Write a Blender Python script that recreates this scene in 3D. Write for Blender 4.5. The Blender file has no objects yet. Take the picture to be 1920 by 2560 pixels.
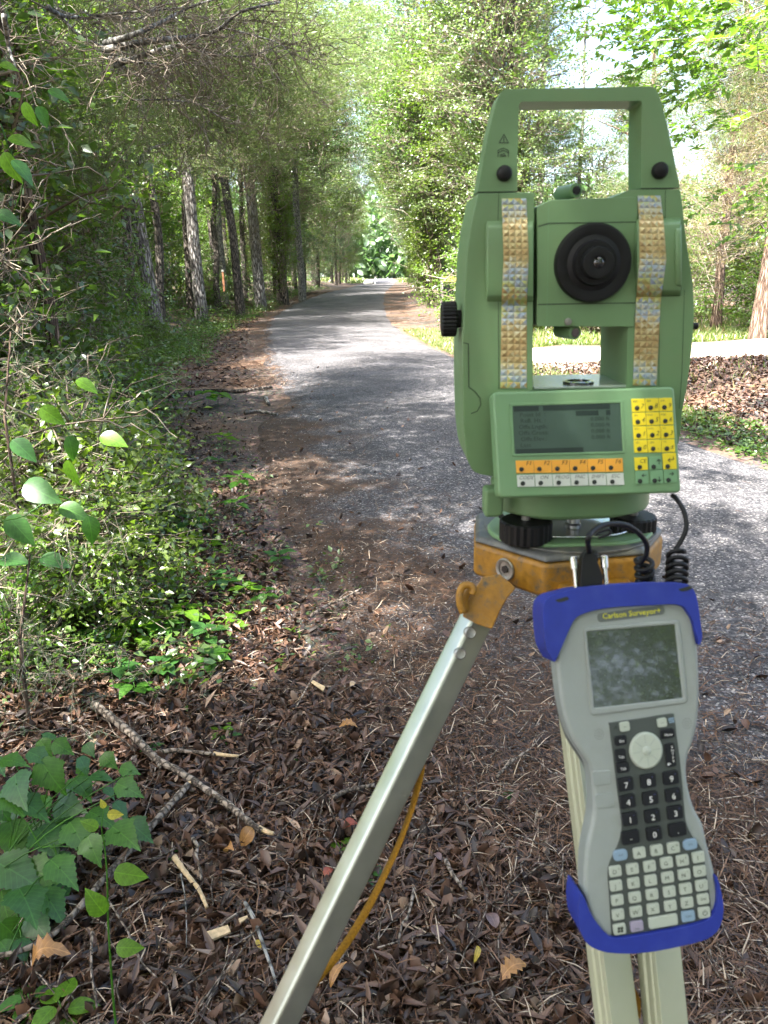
import bpy, bmesh, math, random
import numpy as np
from mathutils import Vector, Matrix

# ---------------------------------------------------------------- camera, sky, sun, exposure
S = bpy.context.scene
COL = S.collection
CAMZ, PITCH, ROLL, FPX = 1.5, math.radians(17.0), math.radians(1.2), 1950.0
cam_data = bpy.data.cameras.new('camera')
cam = bpy.data.objects.new('camera', cam_data)
COL.objects.link(cam)
fwd = Vector((0, math.cos(PITCH), -math.sin(PITCH)))
rgt0 = Vector((1, 0, 0))
up0 = rgt0.cross(fwd)
rgt = rgt0 * math.cos(ROLL) - up0 * math.sin(ROLL)
upv = rgt0 * math.sin(ROLL) + up0 * math.cos(ROLL)
CAM = Vector((0, 0, CAMZ))
Mx = Matrix((rgt, upv, -fwd)).transposed().to_4x4()
Mx.translation = CAM
cam.matrix_world = Mx
cam_data.sensor_fit = 'VERTICAL'
cam_data.sensor_height = 24.0
cam_data.lens = FPX / 2560 * 24.0
cam_data.clip_start = 0.05
cam_data.clip_end = 2000
cam_data.dof.use_dof = True
cam_data.dof.focus_distance = 3.2
cam_data.dof.aperture_fstop = 8.5
S.camera = cam

SUN_EL = math.radians(59)
SUN_AZ = math.radians(216)           # clockwise from +Y: behind and left of the camera
sdir = Vector((math.sin(SUN_AZ) * math.cos(SUN_EL), math.cos(SUN_AZ) * math.cos(SUN_EL), math.sin(SUN_EL)))
W = bpy.data.worlds.new('World')
S.world = W
W.use_nodes = True
wn = W.node_tree.nodes
sky = wn.new('ShaderNodeTexSky')
sky.sky_type = 'NISHITA'
sky.sun_disc = False
sky.sun_elevation = SUN_EL
sky.sun_rotation = SUN_AZ
sky.air_density = 1.0
sky.dust_density = 5.0
sky.ozone_density = 1.0
wn['Background'].inputs['Strength'].default_value = 0.115
W.node_tree.links.new(sky.outputs[0], wn['Background'].inputs['Color'])
sun_d = bpy.data.lights.new('sun', 'SUN')
sun_d.energy = 5.0
sun_d.angle = math.radians(0.55)
sun_d.color = (1.0, 0.95, 0.87)
sun = bpy.data.objects.new('sun', sun_d)
COL.objects.link(sun)
sun.rotation_euler = (-sdir).to_track_quat('-Z', 'Y').to_euler()
S.view_settings.view_transform = 'Standard'
S.view_settings.look = 'None'
S.view_settings.exposure = 2.82
S.view_settings.gamma = 1.0
S.view_settings.use_curve_mapping = False
S.cycles.max_bounces = 7
S.cycles.diffuse_bounces = 4
S.cycles.transmission_bounces = 6
S.cycles.glossy_bounces = 3
S.cycles.caustics_reflective = False
S.cycles.caustics_refractive = False
S.cycles.sample_clamp_indirect = 6
S.cycles.use_denoising = True

# ---------------------------------------------------------------- picture pixels (1920 x 2560) to points of the place
def ray(px, py):
    a, b = (px - 960) / FPX, (1280 - py) / FPX
    return fwd + rgt * a + upv * b
def at_depth(px, py, d):
    return CAM + ray(px, py) * d
class Plane:
    def __init__(s, p, n):
        s.p, s.n = Vector(p), Vector(n).normalized()
    def at(s, px, py, off=0.0):
        r = ray(px, py)
        p0 = s.p + s.n * off
        return CAM + r * ((p0 - CAM).dot(s.n) / r.dot(s.n))
def on_y(px, py, Y):
    r = ray(px, py)
    return CAM + r * (Y / r.y)
def on_z(px, py, z=0.0):
    r = ray(px, py)
    return CAM + r * ((z - CAMZ) / r.z)

# ---------------------------------------------------------------- materials
MATS = {}
def nodemat(name):
    m = bpy.data.materials.new(name)
    m.use_nodes = True
    MATS[name] = m
    nt = m.node_tree
    return m, nt, nt.nodes, nt.links, nt.nodes['Principled BSDF']
def plastic(name, col, rough=0.45, noise=0.0, scale=60, metal=0.0, bump=0.0, spec=0.5, coat=0.0, dirt=0.0, dirtcol=(0.12, 0.1, 0.07)):
    m, nt, N, L, P = nodemat(name)
    P.inputs['Base Color'].default_value = (*col, 1)
    P.inputs['Roughness'].default_value = rough
    P.inputs['Metallic'].default_value = metal
    P.inputs['Specular IOR Level'].default_value = spec
    P.inputs['Coat Weight'].default_value = coat
    tc = N.new('ShaderNodeTexCoord')
    if noise or dirt:
        nz = N.new('ShaderNodeTexNoise'); nz.inputs['Scale'].default_value = scale; nz.inputs['Detail'].default_value = 6
        L.new(tc.outputs['Object'], nz.inputs['Vector'])
        rp = N.new('ShaderNodeValToRGB')
        rp.color_ramp.elements[0].position = 0.3; rp.color_ramp.elements[1].position = 0.7
        rp.color_ramp.elements[0].color = (*[c * (1 - noise) for c in col], 1)
        rp.color_ramp.elements[1].color = (*[min(1, c * (1 + noise)) for c in col], 1)
        L.new(nz.outputs['Fac'], rp.inputs['Fac'])
        out = rp.outputs[0]
        if dirt:
            n2 = N.new('ShaderNodeTexNoise'); n2.inputs['Scale'].default_value = scale * 0.5; n2.inputs['Detail'].default_value = 10; n2.inputs['Roughness'].default_value = 0.7
            L.new(tc.outputs['Object'], n2.inputs['Vector'])
            r2 = N.new('ShaderNodeMapRange'); r2.inputs['From Min'].default_value = 0.49; r2.inputs['From Max'].default_value = 0.66; r2.inputs['To Max'].default_value = dirt
            L.new(n2.outputs['Fac'], r2.inputs['Value'])
            mx = N.new('ShaderNodeMixRGB'); mx.inputs[2].default_value = (*dirtcol, 1)
            L.new(r2.outputs[0], mx.inputs[0]); L.new(out, mx.inputs[1]); out = mx.outputs[0]
        L.new(out, P.inputs['Base Color'])
        rr = N.new('ShaderNodeMapRange'); rr.inputs['To Min'].default_value = rough - 0.08; rr.inputs['To Max'].default_value = rough + 0.1
        L.new(nz.outputs['Fac'], rr.inputs['Value']); L.new(rr.outputs[0], P.inputs['Roughness'])
    if bump:
        nb = N.new('ShaderNodeTexNoise'); nb.inputs['Scale'].default_value = 1400; nb.inputs['Detail'].default_value = 2
        L.new(tc.outputs['Object'], nb.inputs['Vector'])
        bp = N.new('ShaderNodeBump'); bp.inputs['Strength'].default_value = bump; bp.inputs['Distance'].default_value = 0.0004
        L.new(nb.outputs['Fac'], bp.inputs['Height']); L.new(bp.outputs[0], P.inputs['Normal'])
    return m

def leafmat(name, c0, c1, trans=0.45, tcol=None, gloss=0.06, c2=None, c2_share=0.0, rough=0.4, patch=0.6):
    """leaf: colour differs from leaf to leaf and from bough to bough; light comes through it"""
    m, nt, N, L, P = nodemat(name)
    N.remove(P)
    out = N['Material Output']
    geo = N.new('ShaderNodeNewGeometry')
    tc = N.new('ShaderNodeTexCoord')
    nz = N.new('ShaderNodeTexNoise'); nz.inputs['Scale'].default_value = 0.9; nz.inputs['Detail'].default_value = 2
    L.new(tc.outputs['Object'], nz.inputs['Vector'])
    mx = N.new('ShaderNodeMath'); mx.operation = 'MULTIPLY_ADD'; mx.inputs[1].default_value = patch; 
    L.new(nz.outputs['Fac'], mx.inputs[0])
    m2 = N.new('ShaderNodeMath'); m2.operation = 'MULTIPLY'; m2.inputs[1].default_value = 1 - patch
    L.new(geo.outputs['Random Per Island'], m2.inputs[0]); L.new(m2.outputs[0], mx.inputs[2])
    rp = N.new('ShaderNodeValToRGB')
    e = rp.color_ramp.elements
    e[0].position = 0.22; e[0].color = (*c0, 1); e[1].position = 0.72; e[1].color = (*c1, 1)
    L.new(mx.outputs[0], rp.inputs['Fac'])
    colo = rp.outputs[0]
    if c2:
        gt = N.new('ShaderNodeMath'); gt.operation = 'GREATER_THAN'; gt.inputs[1].default_value = 1 - c2_share
        L.new(geo.outputs['Random Per Island'], gt.inputs[0])
        mc = N.new('ShaderNodeMixRGB'); mc.inputs[2].default_value = (*c2, 1)
        L.new(gt.outputs[0], mc.inputs[0]); L.new(colo, mc.inputs[1]); colo = mc.outputs[0]
    d = N.new('ShaderNodeBsdfDiffuse'); L.new(colo, d.inputs['Color'])
    last = d.outputs[0]
    if trans:
        t = N.new('ShaderNodeBsdfTranslucent')
        hs = N.new('ShaderNodeMixRGB'); hs.blend_type = 'MULTIPLY'; hs.inputs[0].default_value = 1
        hs.inputs[2].default_value = (*(tcol or (1.5, 1.7, 0.7)), 1)
        L.new(colo, hs.inputs[1]); L.new(hs.outputs[0], t.inputs['Color'])
        ms = N.new('ShaderNodeMixShader'); ms.inputs[0].default_value = trans
        L.new(last, ms.inputs[1]); L.new(t.outputs[0], ms.inputs[2]); last = ms.outputs[0]
    if gloss:
        g = N.new('ShaderNodeBsdfGlossy'); g.inputs['Roughness'].default_value = rough; g.inputs['Color'].default_value = (0.9, 0.95, 1, 1)
        ms = N.new('ShaderNodeMixShader'); ms.inputs[0].default_value = gloss
        L.new(last, ms.inputs[1]); L.new(g.outputs[0], ms.inputs[2]); last = ms.outputs[0]
    L.new(last, out.inputs['Surface'])
    return m

def barkmat(name, dark, light, sx=14, sz=3.0, strength=1.0):
    m, nt, N, L, P = nodemat(name)
    tc = N.new('ShaderNodeTexCoord')
    mp = N.new('ShaderNodeMapping'); mp.inputs['Scale'].default_value = (sx, sx, sz)
    L.new(tc.outputs['Object'], mp.inputs['Vector'])
    nw = N.new('ShaderNodeTexNoise'); nw.inputs['Scale'].default_value = 1.2; nw.inputs['Detail'].default_value = 5
    L.new(mp.outputs[0], nw.inputs['Vector'])
    va = N.new('ShaderNodeVectorMath'); va.operation = 'MULTIPLY_ADD'; va.inputs[1].default_value = (0.9,) * 3
    L.new(nw.outputs['Color'], va.inputs[0]); L.new(mp.outputs[0], va.inputs[2])
    vo = N.new('ShaderNodeTexVoronoi'); vo.feature = 'DISTANCE_TO_EDGE'; vo.inputs['Scale'].default_value = 1.0
    L.new(va.outputs[0], vo.inputs['Vector'])
    mr = N.new('ShaderNodeMapRange'); mr.inputs['From Max'].default_value = 0.22
    L.new(vo.outputs['Distance'], mr.inputs['Value'])
    rp = N.new('ShaderNodeValToRGB'); rp.color_ramp.elements[0].color = (*[c * 0.35 for c in dark], 1); rp.color_ramp.elements[1].color = (*light, 1)
    e = rp.color_ramp.elements.new(0.35); e.color = (*dark, 1)
    L.new(mr.outputs[0], rp.inputs['Fac'])
    n3 = N.new('ShaderNodeTexNoise'); n3.inputs['Scale'].default_value = 7; n3.inputs['Detail'].default_value = 8
    L.new(tc.outputs['Object'], n3.inputs['Vector'])
    mm = N.new('ShaderNodeMixRGB'); mm.blend_type = 'OVERLAY'; mm.inputs[0].default_value = 0.7
    L.new(rp.outputs[0], mm.inputs[1]); L.new(n3.outputs['Fac'], mm.inputs[2])
    L.new(mm.outputs[0], P.inputs['Base Color'])
    P.inputs['Roughness'].default_value = 0.9
    bp = N.new('ShaderNodeBump'); bp.inputs['Strength'].default_value = strength; bp.inputs['Distance'].default_value = 0.03
    L.new(mr.outputs[0], bp.inputs['Height']); L.new(bp.outputs[0], P.inputs['Normal'])
    return m

# ---------------------------------------------------------------- object helpers
ORI = {}
def tag(o, label=None, cat=None, group=None, kind=None):
    if label: o['label'] = label
    if cat: o['category'] = cat
    if group: o['group'] = group
    if kind: o['kind'] = kind
    return o
def thing(name, label, cat, loc, group=None):
    o = bpy.data.objects.new(name, None)
    COL.objects.link(o)
    o.location = loc
    o.empty_display_size = 0.05
    ORI[o.name] = Vector(loc)
    return tag(o, label, cat, group)
def obj(name, verts, faces, mat, parent=None, smooth=False, bevel=0, seg=2, kind=None, origin=None):
    me = bpy.data.meshes.new(name)
    off = ORI.get(parent.name, Vector((0, 0, 0))) if parent else (Vector(origin) if origin is not None else Vector((0, 0, 0)))
    me.from_pydata([Vector(v) - off for v in verts], [], faces)
    bm = bmesh.new(); bm.from_mesh(me)
    bmesh.ops.recalc_face_normals(bm, faces=bm.faces[:])
    bm.to_mesh(me); bm.free()
    return link(name, me, mat, parent, smooth, bevel, seg, kind, off)
def link(name, me, mat, parent=None, smooth=False, bevel=0, seg=2, kind=None, off=None):
    o = bpy.data.objects.new(name, me)
    COL.objects.link(o)
    if mat is not None and len(me.materials) == 0:
        for mm in (mat if isinstance(mat, (list, tuple)) else [mat]):
            me.materials.append(mm)
    if parent:
        o.parent = parent
        ORI[o.name] = ORI.get(parent.name, Vector((0, 0, 0)))
    elif off is not None:
        o.location = off
        ORI[o.name] = Vector(off)
    if smooth:
        me.polygons.foreach_set('use_smooth', [True] * len(me.polygons))
    if bevel:
        b = o.modifiers.new('bevel', 'BEVEL'); b.width = bevel; b.segments = seg; b.limit_method = 'ANGLE'; b.angle_limit = math.radians(35)
        b.harden_normals = False
        me.polygons.foreach_set('use_smooth', [True] * len(me.polygons))
        w = o.modifiers.new('wn', 'WEIGHTED_NORMAL'); w.keep_sharp = False
    if kind: o['kind'] = kind
    return o
def tri_mesh(name, V, T, mats=None, mat_idx=None, smooth=False):
    me = bpy.data.meshes.new(name)
    V = np.asarray(V, dtype=np.float32); T = np.asarray(T, dtype=np.int32)
    me.vertices.add(len(V)); me.vertices.foreach_set('co', V.ravel())
    me.loops.add(T.size); me.loops.foreach_set('vertex_index', T.ravel())
    me.polygons.add(len(T))
    k = T.shape[1]
    me.polygons.foreach_set('loop_start', np.arange(0, T.size, k, dtype=np.int32))
    try: me.polygons.foreach_set('loop_total', np.full(len(T), k, dtype=np.int32))
    except Exception: pass
    if smooth: me.polygons.foreach_set('use_smooth', np.ones(len(T), dtype=bool))
    for mm in (mats or []): me.materials.append(mm)
    if mat_idx is not None: me.polygons.foreach_set('material_index', np.asarray(mat_idx, dtype=np.int32))
    me.update(calc_edges=True)
    return me
def rounded(pts, r, seg=4):
    """corners of a pixel outline rounded"""
    out = []
    n = len(pts)
    for i in range(n):
        p, q, s = Vector(pts[i - 1]), Vector(pts[i]), Vector(pts[(i + 1) % n])
        ri = r[i] if isinstance(r, (list, tuple)) else r
        a, b = (p - q), (s - q)
        l = min(ri, a.length * 0.49, b.length * 0.49)
        if l < 0.3: out.append(tuple(q)); continue
        a = q + a.normalized() * l; b = q + b.normalized() * l
        for k in range(seg + 1):
            t = k / seg
            out.append(tuple(a * (1 - t) ** 2 + q * 2 * t * (1 - t) + b * t * t))
    return out
def smooth_loop(pts, n=4):
    out = []
    m = len(pts)
    P = [Vector(p) for p in pts]
    for i in range(m):
        p0, p1, p2, p3 = P[i - 1], P[i], P[(i + 1) % m], P[(i + 2) % m]
        for k in range(n):
            t = k / n
            out.append(tuple(0.5 * ((2 * p1) + (p2 - p0) * t + (2 * p0 - 5 * p1 + 4 * p2 - p3) * t * t + (3 * p1 - p0 - 3 * p2 + p3) * t ** 3)))
    return out
def prism(name, pts, plane, front, depth, mat, parent, bevel=0, seg=2, sub=None, **kw):
    """outline in photo pixels laid on the plane (front face FRONT metres proud of it), DEPTH thick, straight back"""
    f = [plane.at(x, y, front) for x, y in pts]
    b = [p - plane.n * depth for p in f]
    n = len(f)
    faces = [list(range(n)), list(range(2 * n - 1, n - 1, -1))] + [[i, (i + 1) % n, n + (i + 1) % n, n + i] for i in range(n)]
    return obj(name, f + b, faces, mat, parent, bevel=bevel, seg=seg, **kw)
def ring_prism(name, outer, inner, plane, front, depth, mat, parent, bevel=0, seg=2):
    n = len(outer)
    fo = [plane.at(x, y, front) for x, y in outer]; fi = [plane.at(x, y, front) for x, y in inner]
    bo = [p - plane.n * depth for p in fo]; bi = [p - plane.n * depth for p in fi]
    V = fo + fi + bo + bi; F = []
    for i in range(n):
        j = (i + 1) % n
        F += [[i, j, n + j, n + i], [2 * n + i, 3 * n + i, 3 * n + j, 2 * n + j], [i, 2 * n + i, 2 * n + j, j], [n + i, n + j, 3 * n + j, 3 * n + i]]
    return obj(name, V, F, mat, parent, bevel=bevel, seg=seg)
def lathe(name, c, axis, prof, mat, parent, n=32, smooth=True, knurl=0, bevel=0, **kw):
    """profile [(distance along axis, radius)] turned round AXIS at C"""
    ax = Vector(axis).normalized()
    u = ax.orthogonal().normalized(); v = ax.cross(u)
    V, F = [], []
    for (d, r) in prof:
        for k in range(n):
            a = 2 * math.pi * k / n
            rr = r * (1 - (knurl if k % 2 else 0)) if r > 0 else 0
            V.append(Vector(c) + ax * d + (u * math.cos(a) + v * math.sin(a)) * rr)
    for i in range(len(prof) - 1):
        for k in range(n):
            F.append([i * n + k, i * n + (k + 1) % n, (i + 1) * n + (k + 1) % n, (i + 1) * n + k])
    F.append(list(range(n - 1, -1, -1))); F.append([(len(prof) - 1) * n + k for k in range(n)])
    o = obj(name, V, F, mat, parent, **kw)
    if smooth:
        o.data.polygons.foreach_set('use_smooth', [True] * len(o.data.polygons))
        try: o.data.set_sharp_from_angle(angle=math.radians(32))
        except Exception: pass
    return o
def tube_data(pts, rad, n=6, closed_ends=True):
    """vertices and quads of a tube along points; RAD a number or list"""
    P = [Vector(p) for p in pts]
    m = len(P)
    R = rad if isinstance(rad, (list, tuple)) else [rad] * m
    V, F = [], []
    t0 = (P[1] - P[0]).normalized()
    u = t0.orthogonal().normalized()
    for i in range(m):
        t = (P[min(i + 1, m - 1)] - P[max(i - 1, 0)]).normalized()
        u = (u - t * u.dot(t)).normalized()
        v = t.cross(u)
        for k in range(n):
            a = 2 * math.pi * k / n
            V.append(P[i] + (u * math.cos(a) + v * math.sin(a)) * R[i])
    for i in range(m - 1):
        for k in range(n):
            F.append([i * n + k, i * n + (k + 1) % n, (i + 1) * n + (k + 1) % n, (i + 1) * n + k])
    if closed_ends:
        F.append(list(range(n - 1, -1, -1))); F.append([(m - 1) * n + k for k in range(n)])
    return V, F
def tube(name, pts, rad, mat, parent=None, n=8, **kw):
    V, F = tube_data(pts, rad, n)
    return obj(name, V, F, mat, parent, smooth=True, **kw)
def curve_pts(pts, n=6):
    """open smooth line through 3-D points"""
    P = [Vector(p) for p in pts]
    P = [P[0] * 2 - P[1]] + P + [P[-1] * 2 - P[-2]]
    out = []
    for i in range(1, len(P) - 2):
        p0, p1, p2, p3 = P[i - 1:i + 3]
        for k in range(n):
            t = k / n
            out.append(0.5 * ((2 * p1) + (p2 - p0) * t + (2 * p0 - 5 * p1 + 4 * p2 - p3) * t * t + (3 * p1 - p0 - 3 * p2 + p3) * t ** 3))
    out.append(P[-2])
    return out
def beam(name, A, B, w, h, side, mat, parent, bevel=0.004, groove=0, **kw):
    A, B = Vector(A), Vector(B)
    d = (B - A).normalized(); s = (Vector(side) - d * Vector(side).dot(d)).normalized(); f = s.cross(d)
    if groove:
        g = groove
        prof = [(-w/2, -h/2), (-w*.1, -h/2), (w/2, -h/2), (w/2, h/2), (-w/2, h/2), (-w/2, h*.2), (-w/2+g, h*.14), (-w/2+g, h*.02), (-w/2, -h*.04), (-w/2, -h*.2), (-w/2+g*.6, -h*.22), (-w/2+g*.6, -h*.3), (-w/2, -h*.32)]
    else:
        prof = [(-w/2, -h/2), (w/2, -h/2), (w/2, h/2), (-w/2, h/2)]
    n = len(prof)
    V = [P + s * a + f * b for P in (A, B) for a, b in prof]
    F = [list(range(n)), list(range(2*n-1, n-1, -1))] + [[i, (i+1) % n, n+(i+1) % n, n+i] for i in range(n)]
    return obj(name, V, F, mat, parent, bevel=bevel, seg=3, **kw)
_txt = {}
def text_geo(s, shear=0.0):
    k = (s, shear)
    if k not in _txt:
        c = bpy.data.curves.new('t', 'FONT'); c.body = s; c.size = 1.0; c.align_x = 'CENTER'; c.align_y = 'CENTER'; c.resolution_u = 2; c.shear = shear
        o = bpy.data.objects.new('t', c); COL.objects.link(o)
        dg = bpy.context.evaluated_depsgraph_get()
        me = bpy.data.meshes.new_from_object(o.evaluated_get(dg))
        _txt[k] = ([v.co.copy() for v in me.vertices], [list(p.vertices) for p in me.polygons])
        bpy.data.objects.remove(o); bpy.data.curves.remove(c); bpy.data.meshes.remove(me)
    return _txt[k]
def writing(name, s, cx, cy, size, plane, front, mat, parent, ux=(1, 0), uy=(0, 1), sx=1.0, shear=0.0, bold=0):
    V, F = text_geo(s, shear)
    P = [plane.at(cx + v.x * size * sx * ux[0] - v.y * size * uy[0], cy + v.x * size * sx * ux[1] - v.y * size * uy[1], front) for v in V]
    return obj(name, P, F, mat, parent)

# ---------------------------------------------------------------- the lay of the land
def sstep(a, b, x):
    t = np.clip((np.asarray(x, dtype=float) - a) / (b - a), 0, 1)
    return t * t * (3 - 2 * t)
LY = [-12, 0, 1.4, 2, 3, 4.7, 6, 9.8, 11.4, 13.4, 17.3, 24, 29.5, 36, 43, 60, 80, 110, 140, 400]
LX = [2.2, 1.15, .95, .75, .35, -.1, -.45, -1.08, -1.5, -1.94, -2.55, -3.5, -4.0, -3.9, -3.35, -2.4, -2.0, -1.4, -1.2, 0]
RY = [-12, 0, 6, 6.95, 9.65, 14, 18.8, 23, 28, 36, 46, 60, 80, 110, 140, 400]
RX = [5.9, 4.6, 2.92, 2.65, 2.12, 1.36, .78, .45, .25, .18, .32, .85, 1.5, 2.4, 2.6, 4]
def edgeL(y):
    y = np.asarray(y, dtype=float)
    return (np.interp(y - 1, LY, LX) + np.interp(y + 1, LY, LX) + np.interp(y, LY, LX)) / 3 + 0.05 * np.sin(y * 2.1) + .03 * np.sin(y * 5.3)
def edgeR(y):
    y = np.asarray(y, dtype=float)
    return (np.interp(y - 1, RY, RX) + np.interp(y + 1, RY, RX) + np.interp(y, RY, RX)) / 3 + 0.03 * np.sin(y * 1.7 + 1)
def rise(y):
    return 0.5 * sstep(24, 48, y)
VY = [-12, 0, 2, 3.5, 5.7, 8, 11.5, 18.8, 26, 46, 60, 80, 110]
VX = [-1.2, -1.0, -.9, -.95, -1.75, -2.5, -3.5, -4.8, -5.2, -5.1, -4.4, -3.4, -2.6]
def vegL(y):                      # where the plants of the left side begin
    return np.interp(y, VY, VX)
def height(x, y):
    x = np.asarray(x, dtype=float); y = np.asarray(y, dtype=float)
    z = rise(y)
    dl = vegL(y) - x
    z = z + sstep(-.3, 2.5, dl) * (0.25 + .35 * sstep(8, 20, y)) * (1 - .5 * sstep(60, 90, y))
    dr = x - edgeR(y)
    # low bank between the road and the sandy drive
    bank = np.exp(-((y - 9.8 - .05 * (x - 4)) / 2.0) ** 2) * sstep(1.0, 3.0, dr) * 0.34
    z = z + bank + sstep(.8, 3.5, dr) * .45 * sstep(18, 28, y) * (1 - sstep(70, 95, y))
    out = np.minimum(1, np.maximum(0, np.maximum(edgeL(y) - x, dr)) / 1.5)
    z = z + out * (.025 * np.sin(x * 2.3 + y * 1.1) * np.sin(y * 1.9 - x) + .012 * np.sin(x * 6.1 + 1) * np.sin(y * 5.3))
    inside = np.minimum(x - edgeL(y) + .55 * (1 - sstep(7, 11, y)), edgeR(y) - x)
    z = z - .06 * sstep(.12, .4, inside)
    return z
def hz(x, y):
    return float(height(x, y))
def grid_mesh(name, xs, ys, zf, mat, kind='structure', parent=None, x_of=None):
    X, Y = np.meshgrid(xs, ys)
    if x_of is not None: X = x_of(X, Y)
    Z = zf(X, Y)
    V = np.stack([X, Y, Z], -1).reshape(-1, 3)
    nx, ny = len(xs), len(ys)
    i = np.arange(nx - 1)[None, :] + nx * np.arange(ny - 1)[:, None]
    Q = np.stack([i, i + 1, i + nx + 1, i + nx], -1).reshape(-1, 4)
    me = tri_mesh(name, V, Q, smooth=True)
    return link(name, me, mat, parent, kind=kind)

# forest floor
m, nt, N, L, P = nodemat('forest_floor')
tc = N.new('ShaderNodeTexCoord')
n1 = N.new('ShaderNodeTexNoise'); n1.inputs['Scale'].default_value = 9; n1.inputs['Detail'].default_value = 12; n1.inputs['Roughness'].default_value = .75
n2 = N.new('ShaderNodeTexVoronoi'); n2.inputs['Scale'].default_value = 38
n3 = N.new('ShaderNodeTexNoise'); n3.inputs['Scale'].default_value = .7; n3.inputs['Detail'].default_value = 4
for q in (n1, n2, n3): L.new(tc.outputs['Object'], q.inputs['Vector'])
rp = N.new('ShaderNodeValToRGB'); e = rp.color_ramp.elements
e[0].position = .32; e[0].color = (.028, .017, .011, 1); e[1].position = .7; e[1].color = (.14, .088, .055, 1)
k = e.new(.5); k.color = (.07, .042, .027, 1)
L.new(n1.outputs['Fac'], rp.inputs['Fac'])
mx = N.new('ShaderNodeMixRGB'); mx.blend_type = 'OVERLAY'; mx.inputs[0].default_value = .8
L.new(rp.outputs[0], mx.inputs[1]); L.new(n2.outputs['Color'], mx.inputs[2])
hs = N.new('ShaderNodeHueSaturation'); hs.inputs['Saturation'].default_value = .55; L.new(mx.outputs[0], hs.inputs['Color'])
mg = N.new('ShaderNodeMixRGB'); mg.inputs[2].default_value = (.15, .085, .05, 1)
mr = N.new('ShaderNodeMapRange'); mr.inputs['From Min'].default_value = .45; mr.inputs['From Max'].default_value = .62; mr.inputs['To Max'].default_value = .75
L.new(n3.outputs['Fac'], mr.inputs['Value']); L.new(mr.outputs[0], mg.inputs[0]); L.new(hs.outputs[0], mg.inputs[1])
L.new(mg.outputs[0], P.inputs['Base Color']); P.inputs['Roughness'].default_value = .95
bp = N.new('ShaderNodeBump'); bp.inputs['Strength'].default_value = .9; bp.inputs['Distance'].default_value = .02
L.new(n1.outputs['Fac'], bp.inputs['Height']); L.new(bp.outputs[0], P.inputs['Normal'])

# asphalt: stones in tar, worn tracks, fine cracks, needles ground in
m, nt, N, L, P = nodemat('asphalt')
tc = N.new('ShaderNodeTexCoord')
vo = N.new('ShaderNodeTexVoronoi'); vo.inputs['Scale'].default_value = 95
v2 = N.new('ShaderNodeTexVoronoi'); v2.inputs['Scale'].default_value = 210
nb = N.new('ShaderNodeTexNoise'); nb.inputs['Scale'].default_value = 1.3; nb.inputs['Detail'].default_value = 7; nb.inputs['Roughness'].default_value = .65
nc = N.new('ShaderNodeTexNoise'); nc.inputs['Scale'].default_value = 5; nc.inputs['Detail'].default_value = 3
cr = N.new('ShaderNodeTexVoronoi'); cr.feature = 'DISTANCE_TO_EDGE'; cr.inputs['Scale'].default_value = 2.3
va = N.new('ShaderNodeVectorMath'); va.operation = 'MULTIPLY_ADD'; va.inputs[1].default_value = (.5,) * 3
for q in (vo, v2, nb, nc): L.new(tc.outputs['Object'], q.inputs['Vector'])
L.new(nc.outputs['Color'], va.inputs[0]); L.new(tc.outputs['Object'], va.inputs[2]); L.new(va.outputs[0], cr.inputs['Vector'])
sep = N.new('ShaderNodeSeparateColor'); L.new(vo.outputs['Color'], sep.inputs[0])
rp = N.new('ShaderNodeValToRGB'); e = rp.color_ramp.elements
e[0].position = .0; e[0].color = (.038, .038, .043, 1); e[1].position = 1; e[1].color = (.38, .36, .35, 1)
k = e.new(.55); k.color = (.078, .076, .084, 1); k = e.new(.88); k.color = (.16, .152, .158, 1)
L.new(sep.outputs[0], rp.inputs['Fac'])
mb = N.new('ShaderNodeMixRGB'); mb.blend_type = 'MULTIPLY'; mb.inputs[0].default_value = 1
r2 = N.new('ShaderNodeMapRange'); r2.inputs['From Min'].default_value = .3; r2.inputs['From Max'].default_value = .7; r2.inputs['To Min'].default_value = .62; r2.inputs['To Max'].default_value = 1.45
L.new(nb.outputs['Fac'], r2.inputs['Value']); L.new(rp.outputs[0], mb.inputs[1]); L.new(r2.outputs[0], mb.inputs[2])
mc = N.new('ShaderNodeMixRGB'); mc.inputs[2].default_value = (.02, .02, .022, 1)
r3 = N.new('ShaderNodeMapRange'); r3.inputs['From Min'].default_value = .0; r3.inputs['From Max'].default_value = .02; r3.inputs['To Min'].default_value = .6; r3.inputs['To Max'].default_value = 0
L.new(cr.outputs['Distance'], r3.inputs['Value']); L.new(r3.outputs[0], mc.inputs[0]); L.new(mb.outputs[0], mc.inputs[1])
at_ = N.new('ShaderNodeAttribute'); at_.attribute_name = 'ground_in'
nd = N.new('ShaderNodeTexNoise'); nd.inputs['Scale'].default_value = 26; nd.inputs['Detail'].default_value = 9; nd.inputs['Roughness'].default_value = .8; L.new(tc.outputs['Object'], nd.inputs['Vector'])
nd2 = N.new('ShaderNodeTexNoise'); nd2.inputs['Scale'].default_value = 1.7; nd2.inputs['Detail'].default_value = 3; L.new(tc.outputs['Object'], nd2.inputs['Vector'])
s1 = N.new('ShaderNodeMath'); s1.operation = 'ADD'; L.new(nd.outputs['Fac'], s1.inputs[0]); L.new(nd2.outputs['Fac'], s1.inputs[1])
s2 = N.new('ShaderNodeMath'); s2.operation = 'MULTIPLY_ADD'; s2.inputs[1].default_value = 1.9; s2.inputs[2].default_value = -2.25; L.new(s1.outputs[0], s2.inputs[0])
s3 = N.new('ShaderNodeMath'); s3.operation = 'MULTIPLY_ADD'; s3.inputs[1].default_value = 1.0; L.new(at_.outputs['Fac'], s3.inputs[0]); L.new(s2.outputs[0], s3.inputs[2])
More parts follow.
